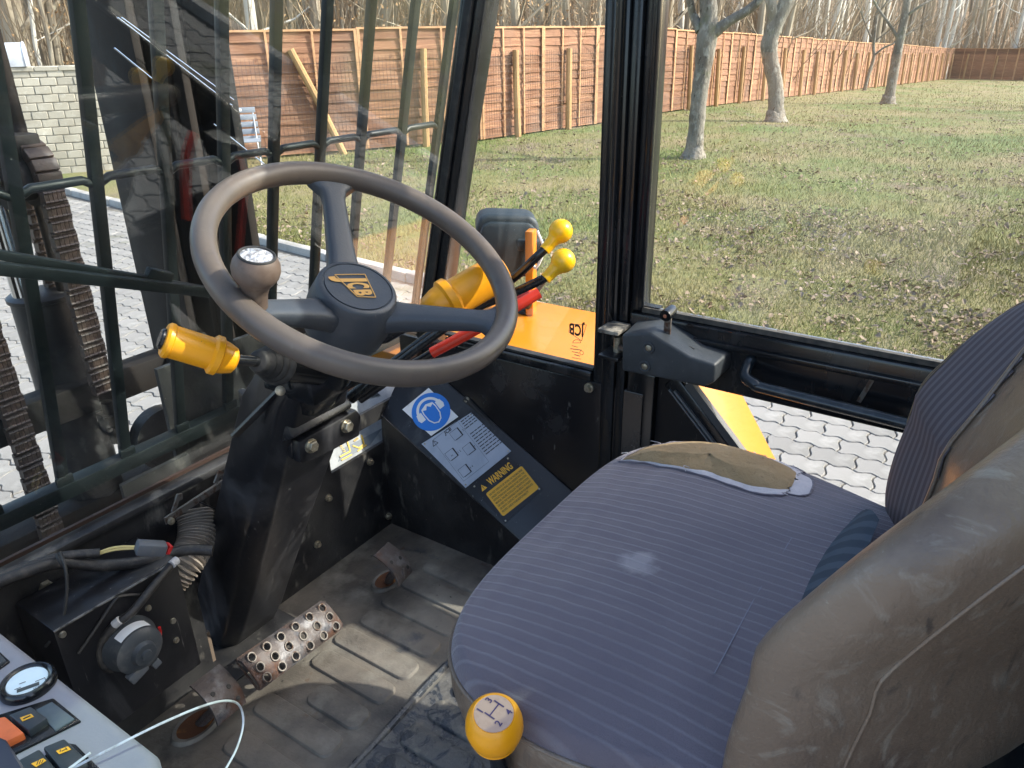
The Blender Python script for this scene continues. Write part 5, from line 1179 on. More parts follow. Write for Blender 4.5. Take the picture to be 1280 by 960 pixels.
M['brick'] = mat('pale_grey_brick', (.37, .345, .285), .9, layers=[((.29, .265, .21), 3, .42, .66), ((.44, .42, .36), 12, .55, .72), ((.20, .18, .135), 26, .66, .76)], bump=[(60, .4)], isl=.14)
M['mortar'] = mat('grey_mortar', (.25, .23, .19), .95)
M['bark'] = mat('grey_bark', (.205, .188, .155), .9, layers=[((.12, .10, .078), 4, .42, .62, (1, 1, .4)), ((.31, .295, .25), 11, .52, .66, (1, 1, .6)), ((.13, .14, .07), 2, .56, .68), ((.055, .045, .035), 22, .60, .68, (1, 1, .5)), ((.46, .45, .42), 30, .68, .74)], bump=[(24, 1, (1, 1, .35), .02), (70, .6, None, .008)])
M['bark_foot'] = mat('pale_trunk_foot', (.27, .242, .20), .9, layers=[((.16, .14, .105), 9, .45, .62), ((.10, .085, .06), 20, .58, .7)], bump=[(24, 1, None, .02)])
M['wood_trunk'] = mat('woodland_trunk', (.33, .275, .195), .9, layers=[((.22, .18, .13), 2, .4, .65, (1, 1, .2)), ((.40, .36, .28), 4, .5, .7, (1, 1, .3)), ((.20, .20, .10), 1, .58, .75)])
M['birch'] = mat('birch_trunk', (.58, .55, .48), .85, layers=[((.40, .36, .29), 2, .5, .7, (1, 1, .4)), ((.10, .085, .07), 5, .62, .68, (1, 1, 3))])
M['dark_trunk'] = mat('dark_trunk', (.11, .088, .062), .9, layers=[((.18, .15, .11), 3, .5, .7)])
M['twig'] = mat('pale_twigs', (.33, .245, .15), .9, layers=[((.20, .14, .085), .8, .4, .65), ((.45, .40, .30), 2, .55, .7)])
M['brown_leaf'] = mat('withered_beech_leaf', (.38, .225, .10), .8, layers=[((.52, .35, .19), 2, .45, .65)])
M['zinc'] = mat('pale_metal_letterbox', (.60, .63, .68), .4, .3, layers=[((.48, .5, .55), 6, .45, .7)])
M['slate_slat'] = mat('blue_grey_chair_slat', (.20, .225, .265), .6, layers=[((.28, .30, .33), 8, .5, .7)])
M['chair_leg'] = mat('galvanised_chair_leg', (.30, .31, .33), .45, .6)
nrand = np.random.default_rng(4)

# ------------------------------------------------------------------ paving of wave-edged blocks with a kerb
PZ = -.75
def kerb_x(y): return 4.02 + .100 * y
m = MB(); m.prism([V((-14, -16, -.85)), V((kerb_x(-16) + .05, -16, -.85)), V((kerb_x(16) + .05, 16, -.85)), V((-14, 16, -.85))], (0, 0, .093)); tag(m.build('paving_bed', M['joint'], smooth=False), kind='structure')
LP, WP_ = .200, .134
def paver_verts():
    n = 6; out = []
    ax, by = .0115, .010; hx, hy = WP_ / 2 - .0035, LP / 2 - .0035
    fx = lambda y: ax * math.sin(4 * math.pi * y / LP); fy = lambda x: by * math.sin(2 * math.pi * x / WP_)
    for k in range(n): x = -hx + 2 * hx * k / n; out.append((x + fx(-hy) * 0, -hy + fy(x)))
    N2 = 10
    for k in range(N2): y = -hy + 2 * hy * k / N2; out.append((hx + fx(y), y))
    for k in range(n): x = hx - 2 * hx * k / n; out.append((x, hy + fy(x)))
    for k in range(N2): y = hy - 2 * hy * k / N2; out.append((-hx + fx(y), y))
    return out
pvo = paver_verts(); npv = len(pvo)
top = [(x * .955, y * .97, 0) for x, y in pvo]; low = [(x, y, -.004) for x, y in pvo]; bot = [(x, y, -.012) for x, y in pvo]
pv_v = np.array(top + low + bot); pv_f = [tuple(range(npv))] + [(a * npv + (k + 1) % npv, a * npv + k, (a + 1) * npv + k, (a + 1) * npv + (k + 1) % npv) for a in (0, 1) for k in range(npv)]
def fast_mesh(name, verts, faces_list, m, parent=None, smooth=False):
    me = bpy.data.meshes.new(name); me.from_pydata(verts, [], faces_list)
    for mm in (m if isinstance(m, (list, tuple)) else [m]): me.materials.append(mm)
    if smooth: me.polygons.foreach_set('use_smooth', [True] * len(me.polygons))
    me.update(); o = bpy.data.objects.new(name, me); COL.objects.link(o)
    if parent is not None: o.parent = parent
    return o
cells = []
for i in range(int(-6.5 / WP_), int(5.6 / WP_)):
    for j in range(int(-9 / LP), int(14 / LP)):
        x = i * WP_; y = (j + (.5 if i % 2 else 0)) * LP
        if x + WP_ / 2 > kerb_x(y) - .02: continue
        if (x < -1.5 and y > 3) or False or (x < -.5 and y < -1 and x < -4): continue
        c = CAMROT @ (np.array([x, y, PZ]) - EYE); vis = 0
        if c[2] > .2:
            px, py = 640 + FPX * c[0] / c[2], 480 + FPX * c[1] / c[2]
            vis = (920 < px < 1125 and 470 < py < 660) or (-20 < px < 250 and 225 < py < 700) or (340 < px < 480 and 280 < py < 340)
        cells.append((0 if vis else 1, c[2], x, y))
cells.sort()
pav = thing('block_paving', 'light grey wave edged concrete block paving around the forklift', 'paving', (0, 0, PZ))
pav['kind'] = 'structure'
pm = bpy.data.meshes.new('paver'); pm.from_pydata([tuple(v) for v in pv_v], [], pv_f); pm.materials.append(M['paver'])
joined_v, joined_f = [], []
for k, (vis, dist, x, y) in enumerate(cells):
    rz = rnd.uniform(-.012, .012); dz = rnd.uniform(-.0022, .0022)
    if k < 300 and not vis:
        o = bpy.data.objects.new('paver', pm); COL.objects.link(o); o.parent = pav; o.location = (x, y, dz); o.rotation_euler = (rnd.uniform(-.008, .008), rnd.uniform(-.008, .008), rz)
    else:
        o0 = len(joined_v) * 0 + sum(map(len, ())) if False else None
        joined_v.append(pv_v + np.array([x, y, dz]))
JV = np.concatenate(joined_v); JF = [tuple(i + q * 3 * npv for i in f) for q in range(len(joined_v)) for f in pv_f]
tag(fast_mesh('paver_field', JV.tolist(), JF, M['paver'], pav), kind='stuff')
kb_ = thing('kerb', 'pale concrete kerb between the paving and the lawn', 'kerb', (4.86, 5, -.72))
for k in range(26):
    y0 = -12 + k * 1.0
    m = MB(); xa, xb = kerb_x(y0 + .004), kerb_x(y0 + .996); m.prism([V((xa, y0 + .004, -.84)), V((xa + .10, y0 + .004, -.84)), V((xb + .10, y0 + .996, -.84)), V((xb, y0 + .996, -.84))], (0, 0, .155 + rnd.uniform(-.006, .006))); m.build('kerb_stone', M['kerb'], kb_, bev=.012)

# ------------------------------------------------------------------ lawn
def fence_node(px, py_top, py_bot, H=1.8):
    t = H * FPX / (py_bot - py_top); P = EYE + t * ray(px, py_bot); return V(P)
FN = [V((7.0, 11.0)), V((7.75, 10.35)), V((11.44, 8.30)), V((14.5, 7.72)), V((22.3, 7.75)), V((61.0, 6.3)), V((55.5, -12.0))]
xs = np.concatenate([np.arange(0, 25, .6), np.arange(25, 105, 2.5)]); ys = np.concatenate([np.arange(-60, -6, 3), np.arange(-6, 16, .8), np.arange(16, 40, 3)])
vs = [(x + kerb_x(y) + .09, y, gz(x + kerb_x(y), y) + .02 * mnoise.noise(V((x * .4, y * .4, 0))) - (.02 if x < .3 else 0)) for x in xs for y in ys]; ny = len(ys)
lawn = fast_mesh('lawn', vs, [(i * ny + j, (i + 1) * ny + j, (i + 1) * ny + j + 1, i * ny + j + 1) for i in range(len(xs) - 1) for j in range(ny - 1)], M['lawn'], smooth=True); tag(lawn, kind='structure')
m = MB(); m.box((-60, -70, -1.2), (7, 70, -.86)); m.box((-60, 16.01, -.859), (5, 60, -.76)); tag(m.build('ground', M['soil'], smooth=False), kind='structure')
def lawn_points(n, lim):
    out = []
    while len(out) < n:
        k = n * 3
        px = nrand.uniform(270, 1300, k); py = 60 + 420 * nrand.random(k) ** 1.25
        for a, c in zip(px, py):
            d = ray(a, c)
            if d[2] > -.03: continue
            t = (GZ - EYE[2]) / d[2]
            if t > lim: continue
            X, Y = t * d[0], t * d[1]; z = gz(X, Y)
            t = (z - EYE[2]) / d[2]; X, Y = t * d[0], t * d[1]
            if X < kerb_x(Y) + .12 or t > lim: continue
            if beyond(X, Y): continue
            out.append((X, Y, gz(X, Y) + .02 * 0, t))
            if len(out) >= n: break
    return np.array(out)
def beyond(x, y):
    for a, c in zip(FN[:-1], FN[1:]):
        if (a.x <= x < c.x): 
            return y > a.y + (c.y - a.y) * (x - a.x) / (c.x - a.x) - .1
    return x > 58
gp = lawn_points(120000, 45); n = len(gp)
hgt = nrand.uniform(.015, .050, n) * (1 + .02 * gp[:, 3]); ang = nrand.uniform(0, 6.283, n); wid = nrand.uniform(.0022, .005, n) * (.7 + gp[:, 3] * .06); lean = nrand.normal(0, .55, (n, 2)) * hgt[:, None]
ca, sa = np.cos(ang) * wid, np.sin(ang) * wid
gv = np.empty((n, 3, 3)); gv[:, 0] = gp[:, :3] + np.stack([ca, sa, -0 * ca - .012], 1); gv[:, 1] = gp[:, :3] - np.stack([ca, sa, 0 * ca + .012], 1); gv[:, 2] = gp[:, :3] + np.stack([lean[:, 0], lean[:, 1], hgt], 1)
tag(fast_mesh('grass', gv.reshape(-1, 3).tolist(), np.arange(3 * n).reshape(-1, 3).tolist(), M['blade']), 'short patchy green and straw coloured lawn grass', 'grass', kind='stuff')
lp = lawn_points(24000, 45)
keep = np.array([mnoise.noise(V((p[0] * .7, p[1] * .7, 7))) + .7 * mnoise.noise(V((p[0] * 2.3, p[1] * 2.3, 4))) > -.05 + .55 * (rnd.random() - .5) for p in lp]); lp = lp[keep]; n = len(lp)
sz = (.006 + .018 * nrand.random(n) ** 1.8) * (1 + .028 * lp[:, 3]); ang = nrand.uniform(0, 6.283, n)
ux = np.stack([np.cos(ang), np.sin(ang), nrand.normal(0, .35, n)], 1) * sz[:, None]; uy = np.stack([-np.sin(ang), np.cos(ang), nrand.normal(0, .45, n)], 1) * sz[:, None] * .55
c0 = lp[:, :3] + np.stack([0 * sz, 0 * sz, .022 + .010 * nrand.random(n)], 1)
lvv = np.empty((n, 6, 3)); cup = np.stack([0 * sz, 0 * sz, sz * nrand.uniform(.05, .5, n)], 1)
lvv[:, 0] = c0 - ux; lvv[:, 1] = c0 - ux * .2 - uy + cup; lvv[:, 2] = c0 + ux * .5 - uy * .8 + cup; lvv[:, 3] = c0 + ux; lvv[:, 4] = c0 + ux * .4 + uy * .9 + cup; lvv[:, 5] = c0 - ux * .3 + uy + cup
lf = [f for q in range(n) for f in ((q * 6, q * 6 + 1, q * 6 + 2, q * 6 + 3), (q * 6, q * 6 + 3, q * 6 + 4, q * 6 + 5))]
tag(fast_mesh('fallen_leaves', lvv.reshape(-1, 3).tolist(), lf, M['leaf']), 'dry fallen leaves scattered over the lawn', 'leaves', kind='stuff')

# ------------------------------------------------------------------ timber fence with posts and wire mesh
fen = thing('timber_fence', 'long orange brown slatted timber fence with leaning round posts and wire mesh', 'fence', (14, 8, -.75))
HF = 1.78; PANL = 1.83; pan_i = 0; posts = []
wire = MB()
slat_protos = {}
for si, (a, c) in enumerate(zip(FN[:-1], FN[1:])):
    Ls = (c - a).length; d2 = (c - a) / Ls; nn = max(1, round(Ls / PANL)); w = Ls / nn; nrm = V((d2.y, -d2.x, 0)); nrm = nrm if si < 5 else V((d2.y, -d2.x, 0))
    D = V((d2.x, d2.y, 0))
    for k in range(nn):
        p = a + d2 * (k * w); P0 = V((p.x, p.y, gz(p.x, p.y) + .03)); P1 = P0 + D * w; P1.z = gz(P1.x, P1.y) + .03; sl_ = (P1 - P0)
        hf_ = HF * (1 + rnd.uniform(-.012, .012)); up = V((0, 0, 1)); near = P0.x < 32 and si < 5
        root = bpy.data.objects.new('fence_panel', None); COL.objects.link(root); root.parent = fen; root.location = P0 - V((14, 8, -.75)); root.empty_display_size = .1
        ns = 12; sh_ = hf_ / ns
        big = MB()
        for q in range(ns):
            m = big if not near else MB()
            z = q * sh_; tilt = .020; n_seg = 5; vs = []
            wob = [rnd.uniform(-.012, .012) for _ in range(n_seg + 1)]
            for g in range(n_seg + 1):
                t = .004 + .992 * g / n_seg; b0 = P0 + sl_ * t + nrm * (.002 + tilt + .010 * math.sin(3.1 * t * 3 + q)) + up * (z + wob[g] * (q > 0)); t0 = P0 + sl_ * t + nrm * (.002 + .010 * math.sin(3.1 * t * 3 + q)) + up * (z + sh_ * 1.10)
                vs += [b0, t0, t0 - nrm * .010, b0 - nrm * .010]
            fs = []
            for g in range(n_seg):
                for e in range(4): fs.append((g * 4 + e, g * 4 + (e + 1) % 4, g * 4 + 4 + (e + 1) % 4, g * 4 + 4 + e))
            m.add(vs, fs + [(0, 1, 2, 3), (n_seg * 4 + 3, n_seg * 4 + 2, n_seg * 4 + 1, n_seg * 4)])
            if near: m.build('slat', M['slat'], root, smooth=False)
        if not near: tag(big.build('slats', M['slat'], root, smooth=False), kind='stuff')
        for t in (.012, .34, .67, .988):
            m = MB(); b0 = P0 + sl_ * t + nrm * .042; m.bar(b0, b0 + up * hf_, .045 if t in (.012, .988) else .035, .018, nrm); m.build('batten', M['batten'], root, smooth=False)
        m = MB(); m.bar(P0 + up * (hf_ + .012) + nrm * .01, P1 + up * (hf_ + .012) + nrm * .01, .06, .03); m.build('cap_rail', M['batten'], root, smooth=False)
        if near and P0.x < 18.5:
            for zz in np.arange(.05, 1.42, .115): wire.tube([P0 + nrm * .075 + up * zz, P1 + nrm * .075 + up * zz], .0028, 3, cap=False)
            for q in range(int(w / .062)): s_ = P0 + sl_ * (q * .062 / w) + nrm * .075; wire.tube([s_ + up * .03, s_ + up * 1.40], .0024, 3, cap=False)
        po = P0 + sl_ * (.42 + rnd.uniform(-.08, .08)) + nrm * .14; lean = rnd.uniform(-.02, .05); h_ = rnd.uniform(1.38, 1.5)
        tp = po + up * h_ + D * (lean * h_) - nrm * .05
        if si == 1 and k == 0: po = P0 + sl_ * .80 + nrm * .16; tp = P0 + sl_ * .50 + nrm * .08 + up * 1.52
        m = MB(); m.tube([po - up * .05, po.lerp(tp, .5) + D * rnd.uniform(-.01, .01), tp], [.060, .058, .054], 9); m.build('post', M['post'], fen)
tag(wire.build('wire_mesh', M['wire'], fen, smooth=False, fix=False), kind='stuff')

# ------------------------------------------------------------------ brick wall with letter box
W0, _ = ground(18, 222); W1, _ = ground(176, 220)
W0 = V((5.28, 11.95, -.74)); wd = V((math.sin(R(124)), math.cos(R(124)), 0)); wnr = V((-wd.y, wd.x, 0)); wnr = wnr if wnr.dot(V((-5, -11, 0))) > 0 else -wnr
bw = thing('brick_wall', 'pale sunlit brick wall standing behind the kerb left of the mast', 'wall', tuple(W0))
HWL = 1.40; LWL = 2.0; nc = 13; chh = HWL / nc
m = MB(); m.prism([W0 + wnr * -.012, W0 + wd * LWL - wnr * .012, W0 + wd * LWL - wnr * .24, W0 - wnr * .24], (0, 0, HWL - .03)); m.build('mortar_core', M['mortar'], bw)
protos = []
for r_i in range(nc):
    x = 0; st_ = .0 if r_i % 2 else -.10
    x = st_
    while x < LWL:
        l = .205 + rnd.uniform(-.012, .012); a = max(x, 0); e = min(x + l - .010, LWL)
        if e - a > .04:
            hh = chh - .010; p = W0 + wd * a + V((0, 0, r_i * chh + .005)); jit = rnd.uniform(-.004, .006)
            m = MB(); ql = [p + wnr * jit, p + wd * (e - a) + wnr * jit, p + wd * (e - a) - wnr * .06, p - wnr * .06]
            m.prism(ql, (0, 0, hh)); m.build('brick', M['brick'], bw, bev=.006, seg=1)
        x += l
for r_i in range(nc):                                             # the end returning away
    p = W0 + V((0, 0, r_i * chh + .005)); m = MB(); s0 = .07 if r_i % 2 else .065
    m.prism([p - wd * .012 - wnr * s0, p - wd * .012 - wnr * .24, p + wd * .03 - wnr * .24, p + wd * .03 - wnr * s0], (0, 0, chh - .010)); m.build('brick', M['brick'], bw, bev=.006, seg=1)
for k in range(7):
    a = k * .29; m = MB(); p = W0 + wd * a + V((0, 0, HWL - .028)); e = .283
    m.prism([p + wnr * .02, p + wd * e + wnr * .02, p + wd * e - wnr * .27, p - wnr * .27], (0, 0, .06 + rnd.uniform(-.003, .003))); m.build('coping_stone', M['brick'], bw, bev=.008, seg=1)
lb = thing('letter_box', 'white metal barrel topped letter box standing on the brick wall', 'letter box', tuple(W0 + V((0, 0, 1.44))))
lbc = W0 + wd * .30 - wnr * .08 + V((0, 0, HWL + .035)); lu = V((.80, -.60, 0)).normalized(); lvv_ = V((.60, .80, 0))
def barrel(mb, c, L0, L1, hw, h, off=0):
    prof = [(-hw, 0), (hw, 0), (hw, h * .55)] + [(hw * math.cos(a), h * .55 + h * .45 * math.sin(a)) for a in np.linspace(.25, math.pi - .25, 9)] + [(-hw, h * .55)]
    mb.prism([c + lvv_ * x + V((0, 0, z)) + lu * L0 for x, z in prof], lu * (L1 - L0))
m = MB(); barrel(m, lbc, -.28, .20, .115, .30); m.build('box_body', M['zinc'], lb, bev=.006)
m = MB(); barrel(m, lbc, .201, .22, .125, .315); m.build('box_door', M['zinc'], lb, bev=.008)
m = MB(); m.obox(lbc - lvv_ * .118 + lu * -.05 + V((0, 0, .15)), lu, lvv_, (0, 0, 1), .07, .004, .012); m.build('flag', mat('faded_red_flag', (.5, .25, .22), .6), lb)
m = MB(); m.obox(lbc + V((0, 0, -.012)), lu, lvv_, (0, 0, 1), .19, .09, .010); m.build('foot_plate', M['mast'], lb)

# ------------------------------------------------------------------ folding slatted chair in front of the fence
cc_, ct = ground(313, 212); chd = thing('slatted_chair', 'blue grey slatted garden chair standing in front of the timber fence', 'chair', tuple(cc_))
cr = V((.8, -.6, 0)).normalized(); cf = V((-.6, -.8, 0)).normalized()
cm = cc_ + V((0, 0, 0))
for q in range(5):
    c = cm + V((0, 0, .80 - q * .095)) - cf * (.10 - q * .012)
    m = MB(); m.obox(c, cr, cf, (0, 0, 1), .185 + .006 * q, .008, .036); m.build('slat', M['slate_slat'], chd, bev=.004)
m = MB(); m.obox(cm + V((0, 0, .805)) - cf * .085 - cr * .05, cr, cf, (0, 0, 1), .055, .002, .018); m.build('paper_tag', M['white'], chd)
for q in range(4):
    m = MB(); m.obox(cm + V((0, 0, .42)) + cf * (.06 + q * .09), cr, cf, (0, 0, 1), .19, .036, .008); m.build('seat_slat', M['slate_slat'], chd, bev=.003)
for s in (-1, 1):
    m = MB(); m.tube(smooth_path([cm + cr * (.15 * s) + V((0, 0, .82)) - cf * .12, cm + cr * (.15 * s) + V((0, 0, .42)), cm + cr * (.16 * s) + cf * .20], 5), .011, 8); m.build('leg', M['chair_leg'], chd)
    m = MB(); m.tube([cm + cr * (.17 * s) + V((0, 0, .43)) + cf * .34, cm + cr * (.17 * s) - cf * .06], .011, 8); m.build('leg', M['chair_leg'], chd)

# ------------------------------------------------------------------ the garden trees
def limb(m, p, d, L, r, depth, rng, tw=None, curve=.25):
    pts = [p]; rad = [r]; n = 6
    for i in range(n):
        d = (d + V((rng.uniform(-1, 1), rng.uniform(-1, 1), rng.uniform(-.5, .8))) * curve * .4).normalized(); pts.append(pts[-1] + d * (L / n)); rad.append(r * (1 - .62 * (i + 1) / n))
    m.tube(pts, rad, 9 if r > .04 else (6 if r > .015 else 4))
    if depth > 0:
        for k in range(3 if depth > 1 else 4):
            i = rng.randint(2, n); dd = (d + V((rng.uniform(-1, 1), rng.uniform(-1, 1), rng.uniform(-.3, .9))) * .9).normalized()
            limb(tw if (tw and depth <= 2) else m, pts[i], dd, L * rng.uniform(.5, .75), rad[i] * .6, depth - 1, rng, tw, curve)
def garden_tree(label, trunk_px, base_r, limbs, depth=3, seed=1, foot=True):
    """trunk_px: [(px, py, width px)] up the trunk from the ground; limbs: [(from index, [(px, py, w)...])] all at the trunk's distance"""
    rng = random.Random(seed); P0, t0 = ground(trunk_px[0][0], trunk_px[0][1])
    nv = V((P0.x, P0.y, 0)).normalized()
    def tp(px, py): return hit(P0, nv, px, py)
    tdep = (CAMROT @ (np.array(P0) - EYE))[2]
    root = thing('garden_tree', label, 'tree', tuple(P0), 'bare garden trees on the lawn')
    pts = [tp(x, y) for x, y, w in trunk_px]; rad = [w / 2 * tdep / FPX for x, y, w in trunk_px]
    pts[0] = pts[0] - V((0, 0, .08))
    sp_pts = smooth_path(pts, 5); rr = []
    for i in range(len(sp_pts)):
        k = i / 5; a = min(int(k), len(rad) - 1); c = min(a + 1, len(rad) - 1); rr.append((rad[a] + (rad[c] - rad[a]) * (k - a)) * (1 + .05 * rng.uniform(-1, 1)))
    m = MB(); m.tube(sp_pts, rr, 16); tr = m.build('trunk', M['bark'], root)
    if foot:
        m = MB(); r0 = rad[0]; P0z = pts[0]
        m.lathe([(r0 * 1.62, -.02), (r0 * 1.36, .06), (r0 * 1.17, .12), (r0 * 1.06, .19), (r0 * 1.015, .25), (r0 * .9, .27)], P0z + V((0, 0, .02)), (pts[1] - pts[0]), 30)
        m.v = [tuple(V(v) + V((0, 0, .10 * mnoise.noise(V(v) * 9) * min(1, max(0, (v[2] - P0z.z) / .2)))) + (V(v) - P0z) * V((1, 1, 0)) * (.30 * mnoise.noise(V(v) * 6 / max(r0 * 8, .5)) + .12 * mnoise.noise(V(v) * 17)) * (1.25 - min(1, (v[2] - P0z.z) / .4))) for v in m.v]
        m.build('trunk_foot', M['bark_foot'], root)
    tw = MB(); lm = MB()
    for i, lp_ in limbs:
        q = [tp(x, y) for x, y, w in lp_]; ww = [w / 2 * tdep / FPX for x, y, w in lp_]
        q = [pp + nv * (rng.uniform(-.1, .1) * (k > 0) * k) for k, pp in enumerate(q)]
        sq = smooth_path(q, 4); wr = [ww[min(int(k / 4), len(ww) - 1)] + (ww[min(int(k / 4) + 1, len(ww) - 1)] - ww[min(int(k / 4), len(ww) - 1)]) * (k % 4) / 4 for k in range(len(sq))]
        b_ = MB(); b_.tube(sq, wr, 12); b_.build('limb', M['bark'], root)
        for _ in range(3):
            limb(tw, sq[-1], ((sq[-1] - sq[-4]).normalized() + V((rng.uniform(-.5, .5), rng.uniform(-.5, .5), rng.uniform(0, .5)))).normalized(), rng.uniform(1.2, 1.9), wr[-1] * .75, depth - 1, rng)
    tag(tw.build('crown', M['bark'], root, smooth=False, fix=False), kind='stuff')
    return root
garden_tree('nearest garden tree, thick grey trunk forking just under the top of the photo', [(866, 197, 23), (870, 165, 20), (874, 120, 19), (879, 85, 20), (884, 45, 24), (886, 20, 20), (884, -20, 19), (882, -90, 16)], .14,
            [(4, [(893, 40, 15), (912, 26, 11), (938, 10, 10), (960, -14, 8), (985, -60, 6)]), (4, [(876, 38, 13), (866, 18, 9), (862, -2, 8), (850, -50, 6)]), (7, [(882, -80, 15), (905, -150, 10), (915, -240, 6)]), (7, [(882, -85, 13), (860, -160, 9), (840, -240, 6)])], seed=3)
garden_tree('second garden tree, crooked trunk bending right at half its height', [(969, 152, 22), (970, 130, 19), (969, 105, 18), (963, 75, 19), (962, 52, 20), (972, 25, 18), (984, 0, 17), (995, -40, 14)], .15,
            [(4, [(962, 50, 15), (966, 25, 14), (963, 0, 12), (955, -40, 9)]), (7, [(995, -30, 13), (1020, -90, 9), (1035, -160, 6)]), (7, [(995, -38, 11), (985, -110, 8), (975, -190, 5)])], seed=8)
garden_tree('third garden tree, slim straight trunk leaning right with thin side twigs', [(1110, 130, 15), (1114, 108, 12), (1120, 75, 11), (1126, 45, 10), (1132, 15, 9), (1138, -30, 8), (1142, -90, 6)], .1,
            [(3, [(1124, 50, 4), (1110, 28, 3), (1096, 8, 3), (1085, -15, 2)]), (4, [(1130, 22, 4), (1150, 8, 3), (1172, -4, 2.5), (1195, -14, 2)]), (5, [(1137, -20, 5), (1120, -80, 4), (1110, -150, 2)]), (5, [(1138, -30, 5), (1160, -90, 4), (1170, -150, 2)])], seed=12)
garden_tree('dark thin sapling in front of the fence posts left of the third tree', [(1080, 113, 5), (1086, 92, 4), (1092, 72, 3.8), (1092, 55, 3.5), (1096, 20, 3), (1100, -20, 2.5)], .04,
            [(2, [(1092, 70, 2.6), (1104, 60, 2.2), (1116, 55, 2)]), (3, [(1093, 55, 2.6), (1085, 38, 2.2), (1078, 20, 2)]), (4, [(1096, 20, 2.4), (1110, 0, 2), (1125, -25, 1.5)])], depth=2, seed=15, foot=False)

for k, (x, y, h) in enumerate(((25.5, -6.5, 9), (20.5, -8.5, 8.5), (30, -5.5, 9.5), (12.5, -9.5, 8))):
    rng = random.Random(60 + k); root = thing('garden_tree', ('tall', 'wide', 'slender', 'low')[k] + ' bare tree right of the picture whose shadow falls on the lawn', 'tree', (x, y, gz(x, y)))
    m = MB(); P_ = [V((x, y, gz(x, y) - .1)), V((x + .1, y, 2)), V((x - .1, y + .1, 4)), V((x, y, h * .6))]; m.tube(smooth_path(P_, 4), [.19 - .008 * i for i in range(13)], 10); m.build('trunk', M['bark'], root)
    m = MB()
    for q in range(7): a = q * .9; limb(m, P_[-1] - V((0, 0, rng.uniform(0, 1.6))), V((math.cos(a), math.sin(a), rng.uniform(.4, 1))), rng.uniform(2.2, 3.4), .09, 3, rng)
    tag(m.build('crown', M['bark'], root, smooth=False, fix=False), kind='stuff')

# ------------------------------------------------------------------ the wood behind the fence
def fence_r(az):
    d = V((math.sin(az), math.cos(az)))
    best = 14.5
    for a, c in zip(FN[:-1], FN[1:]):
        e = c - a; den = d.x * e.y - d.y * e.x
        if abs(den) < 1e-6: continue
        t = (a.x * e.y - a.y * e.x) / den; u = (a.x * d.y - a.y * d.x) / den
        if t > 0 and 0 <= u <= 1: best = t if best == 14.5 else min(best, t)
    return best
azs = [R(a) for a in np.arange(6, 112, 2.0)]; rels = [0, .6, 2, 6, 14, 30, 60, 110, 170]
def wood_z(x, y, rel): return gz(min(x, 62), y) - .03 + rel * .075 * (1 if rel > 1 else .4) + .25 * mnoise.noise(V((x * .15, y * .15, 2))) * min(1, rel / 4)
vs = []
for a in azs:
    f0 = fence_r(a) + .35
    for r in rels: x, y = math.sin(a) * (f0 + r), math.cos(a) * (f0 + r); vs.append((x, y, wood_z(x, y, r)))
nr = len(rels)
tag(fast_mesh('forest_floor', vs, [(i * nr + j, i * nr + j + 1, (i + 1) * nr + j + 1, (i + 1) * nr + j) for i in range(len(azs) - 1) for j in range(nr - 1)], M['soil'], smooth=True), kind='structure')
trunk_protos = []
for k in range(6):
    rng = random.Random(30 + k); m = MB(); P_ = []; Rr = []; x = y = 0
    for i in range(8):
        P_.append(V((x, y, i * 2.0 - .3))); Rr.append((1 - i / 8.6) * (1.35 if i == 0 else 1)); x += rng.uniform(-.16, .16); y += rng.uniform(-.16, .16)
    trunk_protos.append((P_, Rr))
def wood_tree(name, label, group, mat_, x, y, z, r, k, h=1.0, lean=0):
    root = thing(name, label, 'tree', (x, y, z), group)
    P_, Rr = trunk_protos[k]; key = (k, mat_.name, round(r, 2), round(h, 1))
    if key not in wt:
        m = MB(); m.tube([V((p.x, p.y, p.z * h)) for p in P_], [q * r for q in Rr], 9); o = m.build('trunk', mat_, None); tw = MB(); rng = random.Random(90 + k)
        for i in range(7):
            j = rng.randint(1, 6); p = V((P_[j].x, P_[j].y, P_[j].z * h)); a = rng.uniform(0, 6.28); d = V((math.cos(a), math.sin(a), rng.uniform(.2, .9)))
            tw.tube([p, p + d * .7 + V((0, 0, .1)), p + d * 1.5 + V((0, 0, .5))], [r * .28, r * .18, .006], 4)
        o2 = tw.build('branches', mat_, None, smooth=False); wt[key] = (o.data, o2.data); o.parent = root; o2.parent = root
    else:
        for nme, me in zip(('trunk', 'branches'), wt[key]):
            o = bpy.data.objects.new(nme, me); COL.objects.link(o); o.parent = root
    root.rotation_euler = (rnd.uniform(-.05, .05), rnd.uniform(-.05, .05) + lean, rnd.uniform(0, 6.28))
    return root
wt = {}
rw = random.Random(21)
